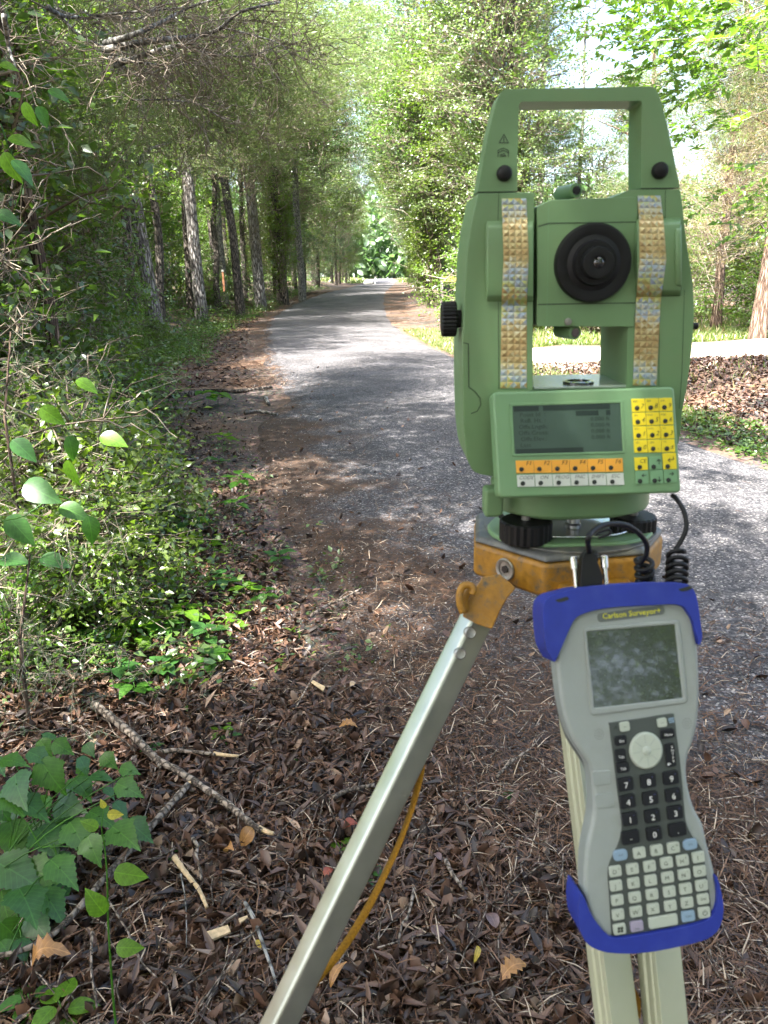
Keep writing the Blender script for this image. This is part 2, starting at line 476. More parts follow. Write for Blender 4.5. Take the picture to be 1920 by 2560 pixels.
s4 = N.new('ShaderNodeMapRange'); s4.inputs['From Min'].default_value = .0; s4.inputs['From Max'].default_value = .55; s4.inputs['To Max'].default_value = .92; L.new(s3.outputs[0], s4.inputs['Value'])
md = N.new('ShaderNodeMixRGB'); L.new(s4.outputs[0], md.inputs[0]); L.new(mc.outputs[0], md.inputs[1])
dr_ = N.new('ShaderNodeValToRGB'); dr_.color_ramp.elements[0].position = .35; dr_.color_ramp.elements[0].color = (.03, .02, .014, 1); dr_.color_ramp.elements[1].position = .7; dr_.color_ramp.elements[1].color = (.15, .09, .058, 1)
L.new(nd.outputs['Fac'], dr_.inputs['Fac']); L.new(dr_.outputs[0], md.inputs[2])
L.new(md.outputs[0], P.inputs['Base Color']); P.inputs['Roughness'].default_value = .78; P.inputs['Specular IOR Level'].default_value = .35
bp = N.new('ShaderNodeBump'); bp.inputs['Strength'].default_value = 1; bp.inputs['Distance'].default_value = .008
ad = N.new('ShaderNodeMath'); ad.operation = 'ADD'; L.new(vo.outputs['Distance'], ad.inputs[0]); L.new(v2.outputs['Distance'], ad.inputs[1])
inv = N.new('ShaderNodeMath'); inv.operation = 'MULTIPLY'; inv.inputs[1].default_value = -1; L.new(ad.outputs[0], inv.inputs[0])
L.new(inv.outputs[0], bp.inputs['Height']); L.new(bp.outputs[0], P.inputs['Normal'])

plastic('sand', (.52, .44, .34), .95, noise=.25, scale=5)
plastic('far_field', (.10, .17, .04), .95, noise=.3, scale=.4)

ys = np.concatenate([np.arange(-12, 0, .8), np.arange(0, 12, .14), np.arange(12, 30, .4), np.arange(30, 90, 1.5), np.arange(90, 460, 18)])
xs = np.concatenate([np.arange(-160, -30, 12), np.arange(-30, -8, 1.5), np.arange(-8, 8, .14), np.arange(8, 30, 1.2), np.arange(30, 170, 12)])
ground = grid_mesh('ground', xs, ys, height, MATS['forest_floor'])
# road strip: u across 0..1, sagging a little at the edges
us = np.linspace(0, 1, 41)
ry = np.concatenate([np.arange(-11, 14, .25), np.arange(14, 60, .8), np.arange(60, 400, 8)])
def edgeA(y):
    return edgeL(y) - .55 * (1 - sstep(7, 11, y))
def road_x(U, Y): return edgeA(Y) + U * (edgeR(Y) - edgeA(Y))
def road_z(X, Y):
    u = (X - edgeA(Y)) / (edgeR(Y) - edgeA(Y))
    return rise(Y) + .012 + .03 * (1 - (2 * u - 1) ** 2) - .014 * (np.abs(2 * u - 1) > .98)
road = grid_mesh('road', us, ry, road_z, MATS['asphalt'], x_of=road_x)
_at = road.data.attributes.new('ground_in', 'FLOAT', 'POINT')
_Y = np.repeat(ry, len(us)); _X = road_x(np.tile(us, len(ry)), _Y)
_at.data.foreach_set('value', (1 - sstep(-.45, np.where(_Y < 3.2, 1.05, np.where(_Y < 9, .75, .4)), _X - edgeL(_Y) - .12 * np.sin(_Y * 3.7 + _X * 2) - .1 * np.sin(_Y * 7.1 + 1))).astype(np.float32))
def surf(x, y):
    """top of whatever lies there, road or floor"""
    x = np.asarray(x, float); y = np.asarray(y, float)
    ins = (x > edgeA(y)) & (x < edgeR(y))
    return np.where(ins, road_z(x, y), height(x, y))
# sandy drive leading off to the right
dx = np.linspace(1.6, 46, 150)
def drive_xy(U, Xr):
    pass
dv = np.linspace(0, 1, 14)
Xd, Vd = np.meshgrid(dx, dv)
lo = 12.3 + .04 * (Xd - 3) + .25 * np.sin(Xd * 1.3) + .12 * np.sin(Xd * 3.7)
hi = 15.9 + .12 * (Xd - 3) + .3 * np.sin(Xd * .9 + 1) + .1 * np.sin(Xd * 4.1) + 1.3 * np.exp(-np.maximum(Xd - 2, 0) / 1.0)
Yd = lo + Vd * (hi - lo)
Xd = np.maximum(Xd, edgeR(Yd) + .02)
Zd = height(Xd, Yd) + .022 - .03 * (np.abs(2 * Vd - 1) > .95)
i = np.arange(149)[None, :] + 150 * np.arange(13)[:, None]
link('sandy_drive', tri_mesh('sandy_drive', np.stack([Xd, Yd, Zd], -1).reshape(-1, 3), np.stack([i, i + 1, i + 151, i + 150], -1).reshape(-1, 4), smooth=True), MATS['sand'], kind='structure')
fx = np.linspace(-60, 80, 30); fy = np.linspace(88, 180, 20)
field = grid_mesh('field', fx, fy, lambda X, Y: height(X, Y) * 0 + .56 + .05 * np.sin(X * .3) - .25 * ((X > edgeL(Y) - 1.5) & (X < edgeR(Y) + 1.5)), MATS['far_field'])

# ---------------------------------------------------------------- foliage makers (numpy)
def unit(v): return v / np.maximum(1e-9, np.linalg.norm(v, axis=-1, keepdims=True))
LEAF4 = (np.array([[0, 0, 0], [.42, .30, .10], [1, 0, -.08], [.42, -.30, .10]]), np.array([[0, 3, 2], [0, 2, 1]]))
LEAF7 = (np.array([[0, 0, 0], [.22, .26, .10], [.22, -.26, .10], [.5, 0, -.02], [.68, .24, .12], [.68, -.24, .12], [1, 0, .05]]),
         np.array([[0, 2, 3], [0, 3, 1], [3, 2, 5], [3, 5, 6], [3, 6, 4], [3, 4, 1]]))
LANCE = (np.array([[0, 0, 0], [.4, .13, .06], [1, 0, -.1], [.4, -.13, .06]]), np.array([[0, 3, 2], [0, 2, 1]]))
NEEDLE = (np.array([[0, .035, 0], [0, -.035, 0], [1, 0, 0]]), np.array([[0, 1, 2]]))
STRAW = (np.array([[0, .02, 0], [0, -.02, 0], [.55, .02, .08], [.55, -.02, .08], [1, 0, 0]]), np.array([[0, 1, 3], [0, 3, 2], [2, 3, 4]]))
CURL = (np.array([[0, 0, 0], [.3, .25, .22], [.3, -.25, .20], [.5, 0, .0], [.72, .2, .30], [.72, -.22, .24], [1, 0, .22]]), LEAF7[1])
def leaf_cloud(rng, C, size, tmpl, up=1.0, spread=.8, direction=None, dspread=.6, sizevar=.4, curlvar=0.0):
    """one leaf at each centre; UP: how strongly faces look up; DIRECTION: growth direction per leaf"""
    V0, T0 = tmpl
    n = len(C)
    nrm = unit(rng.normal(size=(n, 3)) * spread + np.array([0, 0, up]))
    t = rng.normal(size=(n, 3)) if direction is None else direction + rng.normal(size=(n, 3)) * dspread
    t = unit(t - nrm * np.sum(t * nrm, -1, keepdims=True))
    b = np.cross(nrm, t)
    s = size * (1 + sizevar * rng.uniform(-1, 1, size=(n, 1, 1)))
    w = V0[None, :, 2:3] * (1 + curlvar * rng.uniform(-1.6, 1, size=(n, 1, 1)))
    V = C[:, None, :] + s * (V0[None, :, 0:1] * t[:, None, :] + V0[None, :, 1:2] * b[:, None, :] + w * nrm[:, None, :])
    T = T0[None] + (np.arange(n) * len(V0))[:, None, None]
    return V.reshape(-1, 3), T.reshape(-1, 3)
def twig_data(A, B, r0, r1, rng=None, wob=0.0, seg=3):
    """thin three-sided twigs from A[i] to B[i]"""
    n = len(A)
    d = unit(B - A)
    u = unit(np.cross(d, np.array([.31, .17, .93])))
    v = np.cross(d, u)
    rows = []
    for k in range(seg + 1):
        f = k / seg
        c = A + (B - A) * f
        if rng is not None and 0 < k < seg: c = c + rng.normal(size=(n, 3)) * wob
        r = (r0 * (1 - f) + r1 * f)
        r = np.asarray(r).reshape(-1, 1)
        for a in (0, 2.094, 4.189):
            rows.append(c + r * (u * math.cos(a) + v * math.sin(a)))
    V = np.stack(rows, 1)
    T = []
    for k in range(seg):
        for a in range(3):
            p, q = k * 3 + a, k * 3 + (a + 1) % 3
            T += [[p, q, q + 3], [p, q + 3, p + 3]]
    T = np.array(T)[None] + (np.arange(n) * 3 * (seg + 1))[:, None, None]
    return V.reshape(-1, 3), T.reshape(-1, 3)
def join(parts):
    V, T, M, o = [], [], [], 0
    for v, t, mi in parts:
        V.append(v); T.append(t + o); M.append(np.full(len(t), mi)); o += len(v)
    return np.concatenate(V), np.concatenate(T), np.concatenate(M)
def ball(rng, n, inner=.0):
    d = unit(rng.normal(size=(n, 3)))
    return d * (rng.uniform(inner ** 3, 1, size=(n, 1)) ** (1 / 3))
def crown_mesh(name, seed, rad, tips, per, leaf, mats, tmpl=LEAF4, clump=.26, up=1.0, flat=.55, inner=.45, twigs=True, spray=None, tr=.022):
    """boughs run from the middle to the tips; leaves hang in layered clumps about each tip"""
    rng = np.random.default_rng(seed)
    rad = np.array(rad)
    tip = ball(rng, tips, inner) * rad
    tip *= (1 + .25 * rng.normal(size=(tips, 1)))
    root = np.stack([tip[:, 0] * .15, tip[:, 1] * .15, tip[:, 2] - np.abs(rng.normal(size=tips)) * .35 * rad[2] - .1], -1)
    parts = []
    if twigs: parts.append((*twig_data(root, tip, tr, tr * .22, rng, .12, 4), 1))
    cs = clump * rng.uniform(.5, 1.5, size=(tips, 1, 1))
    off = rng.normal(size=(tips, per, 3)) * np.array([1, 1, flat]) * cs
    C = (tip[:, None, :] + off).reshape(-1, 3)
    if twigs:
        k = per // (14 if spray else 6)
        parts.append((*twig_data(np.repeat(tip - (tip - root) * .12, k, 0), (tip[:, None] + off[:, :k]).reshape(-1, 3), .005, .002, None, 0, 1), 1))
    if spray:                    # needles: many thin blades pointing out from each clump's middle
        d = unit(off.reshape(-1, 3) + .6 * np.repeat(unit(tip), per, 0))
        C = np.repeat(C, spray, 0); d = np.repeat(d, spray, 0)
        parts.append((*leaf_cloud(rng, C, leaf, tmpl, up=.3, direction=d, dspread=.45), 0))
    else:
        parts.append((*leaf_cloud(rng, C, leaf, tmpl, up=up, direction=np.repeat(tip - root, per, 0) + np.array([0, 0, -.6]), dspread=.9), 0))
    V, T, M = join(parts)
    return tri_mesh(name, V, T, mats, M)

leafmat('leaf_mid', (.072, .118, .016), (.15, .215, .032), trans=.5)
leafmat('leaf_dark', (.045, .088, .018), (.095, .16, .03), trans=.5)
leafmat('leaf_bright', (.09, .17, .025), (.15, .25, .04), trans=.5)
leafmat('leaf_pale', (.10, .16, .05), (.19, .26, .095), trans=.42, gloss=.09)
leafmat('leaf_blue', (.07, .13, .045), (.14, .23, .085), trans=.5, gloss=.1, tcol=(1.3,1.6,1.0))
leafmat('needle_olive', (.10, .15, .05), (.20, .25, .095), trans=.45, tcol=(1.2, 1.35, .8), gloss=.06)
leafmat('needle_green', (.035, .075, .035), (.08, .14, .06), trans=.3)
leafmat('needle_brown', (.16, .15, .06), (.30, .25, .13), trans=.4)
leafmat('twig', (.13, .10, .075), (.27, .23, .18), trans=0, gloss=.03, patch=.4)
leafmat('litter', (.022, .012, .008), (.125, .066, .041), trans=.0, gloss=.05, c2=(.28, .19, .13), c2_share=.06, patch=.25, rough=.5)
leafmat('pine_straw', (.05, .026, .014), (.17, .09, .048), trans=0, gloss=.04, c2=(.42, .33, .24), c2_share=.1, patch=.25)
barkmat('pine_bark', (.12, .105, .095), (.28, .265, .25), 13, 3.2)
barkmat('dark_bark', (.05, .042, .035), (.13, .11, .09), 20, 5)
barkmat('grey_bark', (.13, .125, .115), (.27, .26, .24), 18, 6, .6)
barkmat('cedar_bark', (.11, .07, .05), (.30, .21, .16), 30, 2.2, .9)
barkmat('stick_bark', (.11, .085, .065), (.28, .23, .185), 40, 12, .5)
plastic('split_wood', (.52, .38, .22), .8, noise=.3, scale=80)

M_ = MATS
CR = {}
def crown_kind(k):
    if k in CR: return CR[k]
    tw = M_['twig']
    d = {
        'oak_a': lambda: crown_mesh('oak_crown', 11, (2.6, 2.6, 2.0), 130, 66, .098, [M_['leaf_mid'], tw]),
        'oak_b': lambda: crown_mesh('oak_crown', 12, (2.2, 2.4, 2.2), 118, 66, .095, [M_['leaf_mid'], tw], clump=.32),
        'dark': lambda: crown_mesh('dark_crown', 13, (2.4, 2.4, 2.2), 118, 62, .10, [M_['leaf_dark'], tw], clump=.34),
        'bright': lambda: crown_mesh('bright_crown', 14, (1.8, 1.8, 1.5), 130, 60, .09, [M_['leaf_bright'], tw], clump=.24),
        'pale': lambda: crown_mesh('pale_crown', 15, (2.3, 2.3, 2.3), 190, 60, .085, [M_['leaf_pale'], tw], clump=.24),
        'blue': lambda: crown_mesh('blue_crown', 16, (2.4, 2.4, 2.2), 115, 58, .10, [M_['leaf_blue'], tw], clump=.3),
        'pine': lambda: crown_mesh('pine_crown', 17, (2.4, 2.4, 1.7), 130, 16, .17, [M_['needle_green'], tw], tmpl=NEEDLE, clump=.17, spray=8),
        'cedar': lambda: crown_mesh('cedar_crown', 18, (1.5, 1.5, 2.4), 150, 30, .085, [M_['needle_olive'], tw], tmpl=(NEEDLE[0] * np.array([1, 1.7, 1]), NEEDLE[1]), clump=.2, spray=8, flat=.9, tr=.009),
        'bare': lambda: crown_mesh('bare_crown', 19, (1.6, 1.6, 2.0), 130, 24, .07, [M_['needle_brown'], tw], tmpl=NEEDLE, clump=.24, spray=6, inner=.2, tr=.012),
        'shrub': lambda: crown_mesh('shrub_crown', 20, (1.0, 1.0, .9), 120, 40, .075, [M_['leaf_mid'], tw], clump=.16, inner=.3),
        'shrub_b': lambda: crown_mesh('shrub_crown', 21, (1.0, 1.0, 1.0), 120, 40, .065, [M_['leaf_bright'], tw], clump=.15, inner=.3),
        'shrub_d': lambda: crown_mesh('shrub_crown', 22, (1.1, 1.1, 1.0), 130, 40, .07, [M_['leaf_dark'], tw], clump=.17, inner=.3),
        'shade': lambda: crown_mesh('shade_crown', 25, (2.3, 2.3, 1.8), 84, 80, .11, [M_['leaf_mid'], tw], clump=.27, inner=.3),
        'vine': lambda: crown_mesh('vine_cover', 23, (.55, .55, 2.6), 150, 50, .085, [M_['leaf_mid'], tw], clump=.16, inner=.2),
    }[k]
    CR[k] = d()
    return CR[k]
rnd = random.Random(5)
def trunk_geo(h, r0, r1, lean=(0, 0), wob=.05, n=9, limbs=0, rng=rnd, z0=-.25):
    k = 9
    pts, rad = [], []
    w = [(rng.uniform(-1, 1) * wob, rng.uniform(-1, 1) * wob) for _ in range(k + 1)]
    for i in range(k + 1):
        f = i / k
        z = z0 + (h - z0) * f
        pts.append(Vector((lean[0] * f * h + w[i][0] * f ** .5 * h * .1, lean[1] * f * h + w[i][1] * f ** .5 * h * .1, z)))
        flare = 1 + .22 * math.exp(-max(z, 0) / (.22 * max(.4, r0 * 4)))
        rad.append((r0 * (1 - f) + r1 * f) * (flare if i < 2 else 1))
    pts2 = curve_pts(pts, 3)
    rad2 = [float(np.interp(i / (len(pts2) - 1), np.linspace(0, 1, k + 1), rad)) for i in range(len(pts2))]
    V, F = tube_data(pts2, rad2, n)
    for i in range(limbs):
        f = rng.uniform(.45, .95)
        b = pts2[int(f * (len(pts2) - 1))]
        a = rng.uniform(0, 2 * math.pi); ln = rng.uniform(.8, 2.2)
        e = [b, b + Vector((math.cos(a) * ln * .4, math.sin(a) * ln * .4, ln * .22)), b + Vector((math.cos(a) * ln, math.sin(a) * ln, ln * rng.uniform(.2, .7)))]
        v, f2 = tube_data(curve_pts(e, 3), [r0 * .28 * (1 - j / 7.5) for j in range(7)], 5)
        o = len(V); V += v; F += [[q + o for q in ff] for ff in f2]
    return V, F
TREE_N = 0
def tree(name, label, cat, x, y, h, r0, crowns, bark='dark_bark', lean=(0, 0), group=None, limbs=3, wob=.05, r1=None, z=None, trunk_name='trunk', n=9):
    """crowns: (kind, dx, dy, z, scale[, zscale])"""
    z = hz(x, y) if z is None else z
    t = thing(name, label, cat, (x, y, z), group)
    V, F = trunk_geo(h, r0, r1 if r1 is not None else r0 * .35, lean, wob, n, limbs)
    me = bpy.data.meshes.new(trunk_name); me.from_pydata(V, [], F); 
    o = link(trunk_name, me, M_[bark], t, smooth=True)
    for c in crowns:
        kind, cx, cy, cz, s = c[:5]
        zs = c[5] if len(c) > 5 else 1
        co = bpy.data.objects.new('crown', crown_kind(kind))
        COL.objects.link(co); co.parent = t
        co.location = (cx, cy, cz); co.scale = (s, s, s * zs)
        co.rotation_euler = (rnd.uniform(-.15, .15), rnd.uniform(-.15, .15), rnd.uniform(0, 6.28))
        co['kind'] = 'stuff'
    return t

# ---------------------------------------------------------------- trees left of the road
def X(px, py, Y): return on_y(px, py, Y).x
G_L = 'trees in the woods left of the road'
tree('pine_tree', 'thick grey pine trunk with plated bark, nearest of the bare trunks left of the road', 'tree', X(388, 785, 20), 20, 15, .18,
     [('pine', .5, .5, 10.5, 1.2), ('pine', -1, .8, 13, 1.2), ('pine', 1.4, 1.5, 8.7, .8)], 'pine_bark', (-.075, 0), wob=.04, n=14, r1=.13)
tree('pine_tree', 'straight grey plated pine trunk second from the left, behind low green shrubs', 'tree', X(500, 738, 26), 26, 15, .185,
     [('pine', .5, .5, 10, 1.2), ('pine', -.6, .8, 13, 1.2)], 'pine_bark', (-.01, 0), wob=.03, n=14, r1=.15)
tree('slender_tree', 'dark slender mossy trunk leaning left, just right of the pale grey sapling trunk', 'tree', X(598, 724, 29), 29, 14, .16,
     [('oak_a', .8, 0, 9.5, 1), ('oak_b', -1, .6, 11, 1.1)], 'dark_bark', (-.045, 0), wob=.1, r1=.1)
tree('slender_tree', 'thin black trunk deep in the woods between the two plated pines and the leaning tree', 'tree', X(543, 690, 36), 36, 13, .14,
     [('oak_a', 0, 0, 10, 1.1)], 'dark_bark', (-.05, 0), wob=.1, r1=.1)
tree('slender_tree', 'smooth pale grey slim trunk with an orange stake in front of its foot', 'tree', X(557, 690, 33), 33, 13, .13,
     [('dark', .4, 0, 9.5, 1.0)], 'grey_bark', (.0, 0), wob=.08, r1=.1)
tree('slender_tree', 'very thin dark trunk right behind the pale grey slim trunk', 'tree', X(572, 690, 40), 40, 12, .1, [('oak_b', 0, 0, 9, 1.1)], 'dark_bark', (-.02, 0), wob=.1, r1=.08)
tree('pine_tree', 'sunlit plated pine trunk wrapped in brown dead vine with stub branches', 'tree', X(650, 716, 33), 33, 15, .22,
     [('pine', .6, 0, 10, 1.1), ('oak_b', 1.6, -.5, 8, .9), ('bare', 0, -.2, 3.3, .35, 1.6)], 'pine_bark', (-.03, 0), wob=.04, r1=.17, limbs=6)
tree('vine_clad_tree', 'dark trunk smothered in climbing vine beside the brown vine-wrapped pine', 'tree', X(705, 712, 36), 36, 12, .25,
     [('vine', 0, 0, 3.6, 1.1), ('oak_a', .6, 0, 8.5, 1.1)], 'dark_bark', (-.01, 0), r1=.16)
tree('pine_tree', 'slim grey trunk at the road edge, last clear trunk before the thicket closes', 'tree', X(754, 712, 38), 38, 13, .17,
     [('pine', .9, 0, 9.5, 1.1), ('dark', 1.2, -.5, 7.2, .8)], 'grey_bark', (-.012, 0), r1=.1)

lab_row = 'slender shaded trunk with leafy crown in the dense row left of the road'
kinds = ['oak_a', 'blue', 'oak_b', 'pale', 'dark', 'pine', 'bright']
Ys = 41.0
i = 0
while Ys < 100:
    x = float(vegL(Ys)) - .2 - rnd.uniform(0, 1.3)
    s = rnd.uniform(.95, 1.25)
    tree('roadside_tree', lab_row, 'tree', x, Ys, rnd.uniform(9, 12), rnd.uniform(.09, .17),
         [(kinds[i % 7], rnd.uniform(-.3, .5), 0, rnd.uniform(2.4, 3.4), s * .62, 1.2), (kinds[(i + 2) % 7], rnd.uniform(.2, 1.3), 0, rnd.uniform(5.6, 7), s * .85)] + ([(kinds[(i + 3) % 7], rnd.uniform(-1, 1.2), 0, rnd.uniform(9, 10.5), s * .9)] if i % 2 else []),
         'dark_bark', (rnd.uniform(-.03, .04), 0), group='dense row of trees left of the road', wob=.15)
    Ys += rnd.uniform(2.2, 3.6); i += 1
lab_in = 'dark trunk with leafy crown standing back in the woods left of the road'
for i in range(12):
    Y = rnd.uniform(22, 62)
    x = float(vegL(Y)) - rnd.uniform(3.0, 15)
    tree('woodland_tree', lab_in, 'tree', x, Y, rnd.uniform(9, 13), rnd.uniform(.08, .2),
         [(kinds[i % 7], rnd.uniform(-1, 1), 0, rnd.uniform(3, 5), 1.0), (kinds[(i + 1) % 7], rnd.uniform(-1, 1), 0, rnd.uniform(7.5, 9), 1.1)],
         'dark_bark', (rnd.uniform(-.04, .04), 0), group='trees deeper in the left woods', wob=.12)
# crowns that arch over the road and fill the upper left
over = [(-4.6, 15, 'oak_a', 1.0, 5.6), (-4.9, 18, 'dark', 1.2, 6.5), (-5.4, 22, 'oak_b', 2.2, 6.2), (-5.6, 26.5, 'blue', 2.6, 7.0), (-5.6, 31, 'oak_a', 2.8, 6.6), (-5.4, 36, 'blue', 2.6, 6.8)]
lab_o = ['leafy tree behind the nearest plated pine, crown over the verge', 'dark green maple whose low crown hangs between the two plated pines', 'mid green oak whose crown hides the tops of the leaning trunks',
         'bluish green tree reaching out over the road bend', 'green tree with spreading crown above the vine-wrapped pine', 'bluish green tree leaning over the road near the slim grey trunk']
for (x, y, k, dx, z), lb in zip(over, lab_o):
    tree('leafy_tree', lb, 'tree', x - .6, y, 9.5, .13, [(k, dx * .45, 0, z, .8), (k, -.6, -.6, z + 2.6, .7), ('bright', -1.4, .4, z - .3, .9), ('bright', -.8, 0, z - 2.6, .6)], 'dark_bark', (.03, 0), wob=.15)

us_lab = ['low sunny maple behind the second plated pine', 'low sunny maple between the thin trunks deep in the wood', 'bright understory maple behind the vine-wrapped pine', 'bright understory maple left of the nearest plated pine', 'low bright maple behind the vine-smothered trunk', 'bright low maple far in behind the slim grey trunk', 'bright understory tree far back between the nearest plated pines']
for (x, y, z), lb in zip([(-8.6, 29, 2.6), (-9.5, 38, 3.2), (-9.0, 43, 2.8), (-9.2, 24, 3.0), (-8.6, 47, 2.6), (-8.8, 54, 3.2), (-11, 34, 4.2)], us_lab):
    tree('understory_tree', lb, 'tree', x, y, z + .8, .06, [('bright', 0, 0, z, .95), ('bright', .8, -.3, z - 1.2, .7)], 'grey_bark', limbs=2)
tree('arching_tree', 'tall tree on the left whose thin crown arches over the far road', 'tree', -5.6, 44, 13, .15, [('blue', 3.4, 0, 11.6, .75), ('pale', 4.6, 1.5, 13.2, .6), ('oak_a', 1.2, 0, 10.2, .9)], 'dark_bark', (.1, 0))
tree('arching_tree', 'tall tree further on the left arching over the road under the sky gap', 'tree', -5.2, 53, 13, .15, [('blue', 3.2, 0, 8.8, .8), ('oak_b', 1.6, 0, 11.6, .9), ('pale', 4.4, 0, 13.6, .7)], 'dark_bark', (.1, 0))
tree('arching_tree', 'distant tree on the left whose leaning crown closes the lower sky gap', 'tree', -5.0, 64, 12, .15, [('blue', 3.7, 0, 8.6, .85), ('oak_b', 1.6, 0, 10.5, .9), ('pale', 3.0, 1, 6.4, .6)], 'dark_bark', (.1, 0))
tree('arching_tree', 'distant tree on the right whose crown meets the left one above the road end', 'tree', 4.8, 72, 12, .15, [('pale', -3.6, 0, 9.4, .9), ('blue', -5.2, 0, 11.6, .9), ('oak_a', -1.6, 0, 7.4, .9)], 'dark_bark', (-.1, 0))
tree('arching_tree', 'tall pale tree on the right reaching back over the road below the sky gap', 'tree', 4.4, 58, 13, .15, [('pale', -3.0, 0, 8.2, .8), ('pale', -2.2, 0, 12.6, .9), ('blue', -4.4, 2, 14.5, .7)], 'dark_bark', (-.08, 0))
# ---------------------------------------------------------------- right of the road
lab_r = 'vine-clad leafy tree in the sunlit row along the right road edge'
Ys = 23.5; i = 0
rk = ['pale', 'oak_a', 'pale', 'oak_b', 'bright', 'blue']
while Ys < 96:
    x = float(edgeR(Ys)) + 1.7 + rnd.uniform(0, 1.2) + (.9 if Ys < 27 else 0)
    s = rnd.uniform(.95, 1.2)
    tree('roadside_tree', lab_r, 'tree', x, Ys, rnd.uniform(9, 12), rnd.uniform(.1, .17),
         [('vine', 0, 0, 2.9, rnd.uniform(.9, 1.3)), (rk[i % 6], rnd.uniform(.2, 1), 0, rnd.uniform(3.8, 5), s * .8), (rk[(i + 2) % 6], rnd.uniform(-1.1, .4), 0, rnd.uniform(6.8, 7.6), s), (rk[(i + 3) % 6], rnd.uniform(-1, 1), 0, rnd.uniform(9, 11), s)],
         'dark_bark', (rnd.uniform(-.03, .02), 0), group='row of trees along the right road edge', wob=.15)
    Ys += rnd.uniform(3.0, 4.4); i += 1
tree('tall_tree', 'tall airy sunlit tree with pale leaves rising beside the instrument handle', 'tree', 4.0, 25, 14, .2,
     [('pale', -1.2, 0, 10.5, 1.0), ('pale', -.2, .4, 7.0, .6), ('bright', -.8, -.5, 4.6, .5), ('pale', .4, 0, 12.8, .7)], 'grey_bark', (-.01, 0), wob=.1)
tree('pine_tree', 'airy sunlit pine whose thin boughs cross the sky above the handle', 'tree', 6.4, 33, 15, .16,
     [('pine', -1.4, 0, 10.5, 1.0), ('pine', 1.4, 0, 13, 1.1)], 'pine_bark', (0, 0), limbs=8)
tree('cedar_tree', 'reddish cedar with peeling sunlit trunk by the sandy drive at the right edge', 'tree', X(1890, 862, 16.6), 16.6, 9, .16,
     [('bare', -.7, .2, 3.1, .85, .8), ('bare', .6, .1, 4.6, 1.0, .8), ('cedar', .2, .3, 6.6, 1.15), ('cedar', -1.0, .6, 4.9, .6)], 'cedar_bark', (.035, 0), limbs=14, wob=.06, n=14, r1=.08)
tree('cedar_tree', 'brownish olive cedar seen through and beside the handle gap', 'tree', 6.7, 21, 6.5, .12, [('cedar', -.2, 0, 2.8, .8), ('cedar', .1, 0, 5.4, .6), ('bare', .5, 0, 3.2, .7)], 'cedar_bark', limbs=8)
tree('cedar_tree', 'tangled olive and brown cedar between the two other cedars right of the instrument', 'tree', 8.4, 20, 8, .13, [('bare', -.4, -.2, 2.6, 1.0, .8), ('bare', .3, 0, 5.0, 1.0), ('cedar', .2, .3, 7.4, .9)], 'cedar_bark', limbs=12)
shr = [(2.6, 19.6, 'shrub_b', .9), (4.0, 20.5, 'shrub', 1.1), (5.2, 19.2, 'shrub_b', .7), (6.6, 19.3, 'shrub_b', .9), (7.6, 22, 'shrub', 1.4), (9.3, 19.2, 'shrub_b', 1.0), (10.5, 22, 'shrub', 1.6), (3.2, 24, 'shrub_b', 1.6), (5.6, 26, 'shrub', 1.8), (9, 27, 'shrub_b', 2), (12, 19, 'shrub', 1.5), (13.5, 25, 'shrub_b', 2.2)]
BS = ['bright bush seen just left of the instrument beyond the road edge', 'green bush seen through the gap under the telescope', 'small bright bush on the grass behind the telescope', 'bright bush on the grass just right of the instrument', 'green bush behind the bright one right of the instrument',
      'bright bush just left of the peeling cedar trunk', 'large green bush behind the peeling cedar trunk', 'tall bright bush hidden behind the left side of the instrument', 'large green bush behind the telescope, beyond the smaller ones', 'large bright bush far behind the right side cover',
      'green bush right of the peeling cedar trunk', 'largest bright bush far back at the right edge']
for _i, (x, y, k, s) in enumerate(shr):
    tree('bush', BS[_i], 'bush', x, y, s * .9, .025, [(k, 0, 0, s * .75, s)], 'dark_bark', group='bushes beyond the sandy drive', limbs=0)
for x, y in [(14.5, 30), (18, 27), (16.5, 38), (22, 33)]:
    tree('far_tree', 'pale sunlit tree far back on the right beyond the drive', 'tree', x, y, 9, .15, [('pale', 0, 0, 4.0, 1.0), ('oak_a', .5, 0, 7.0, 1.0), ('bright', -1, 0, 2.2, .9)], group='far trees beyond the drive')
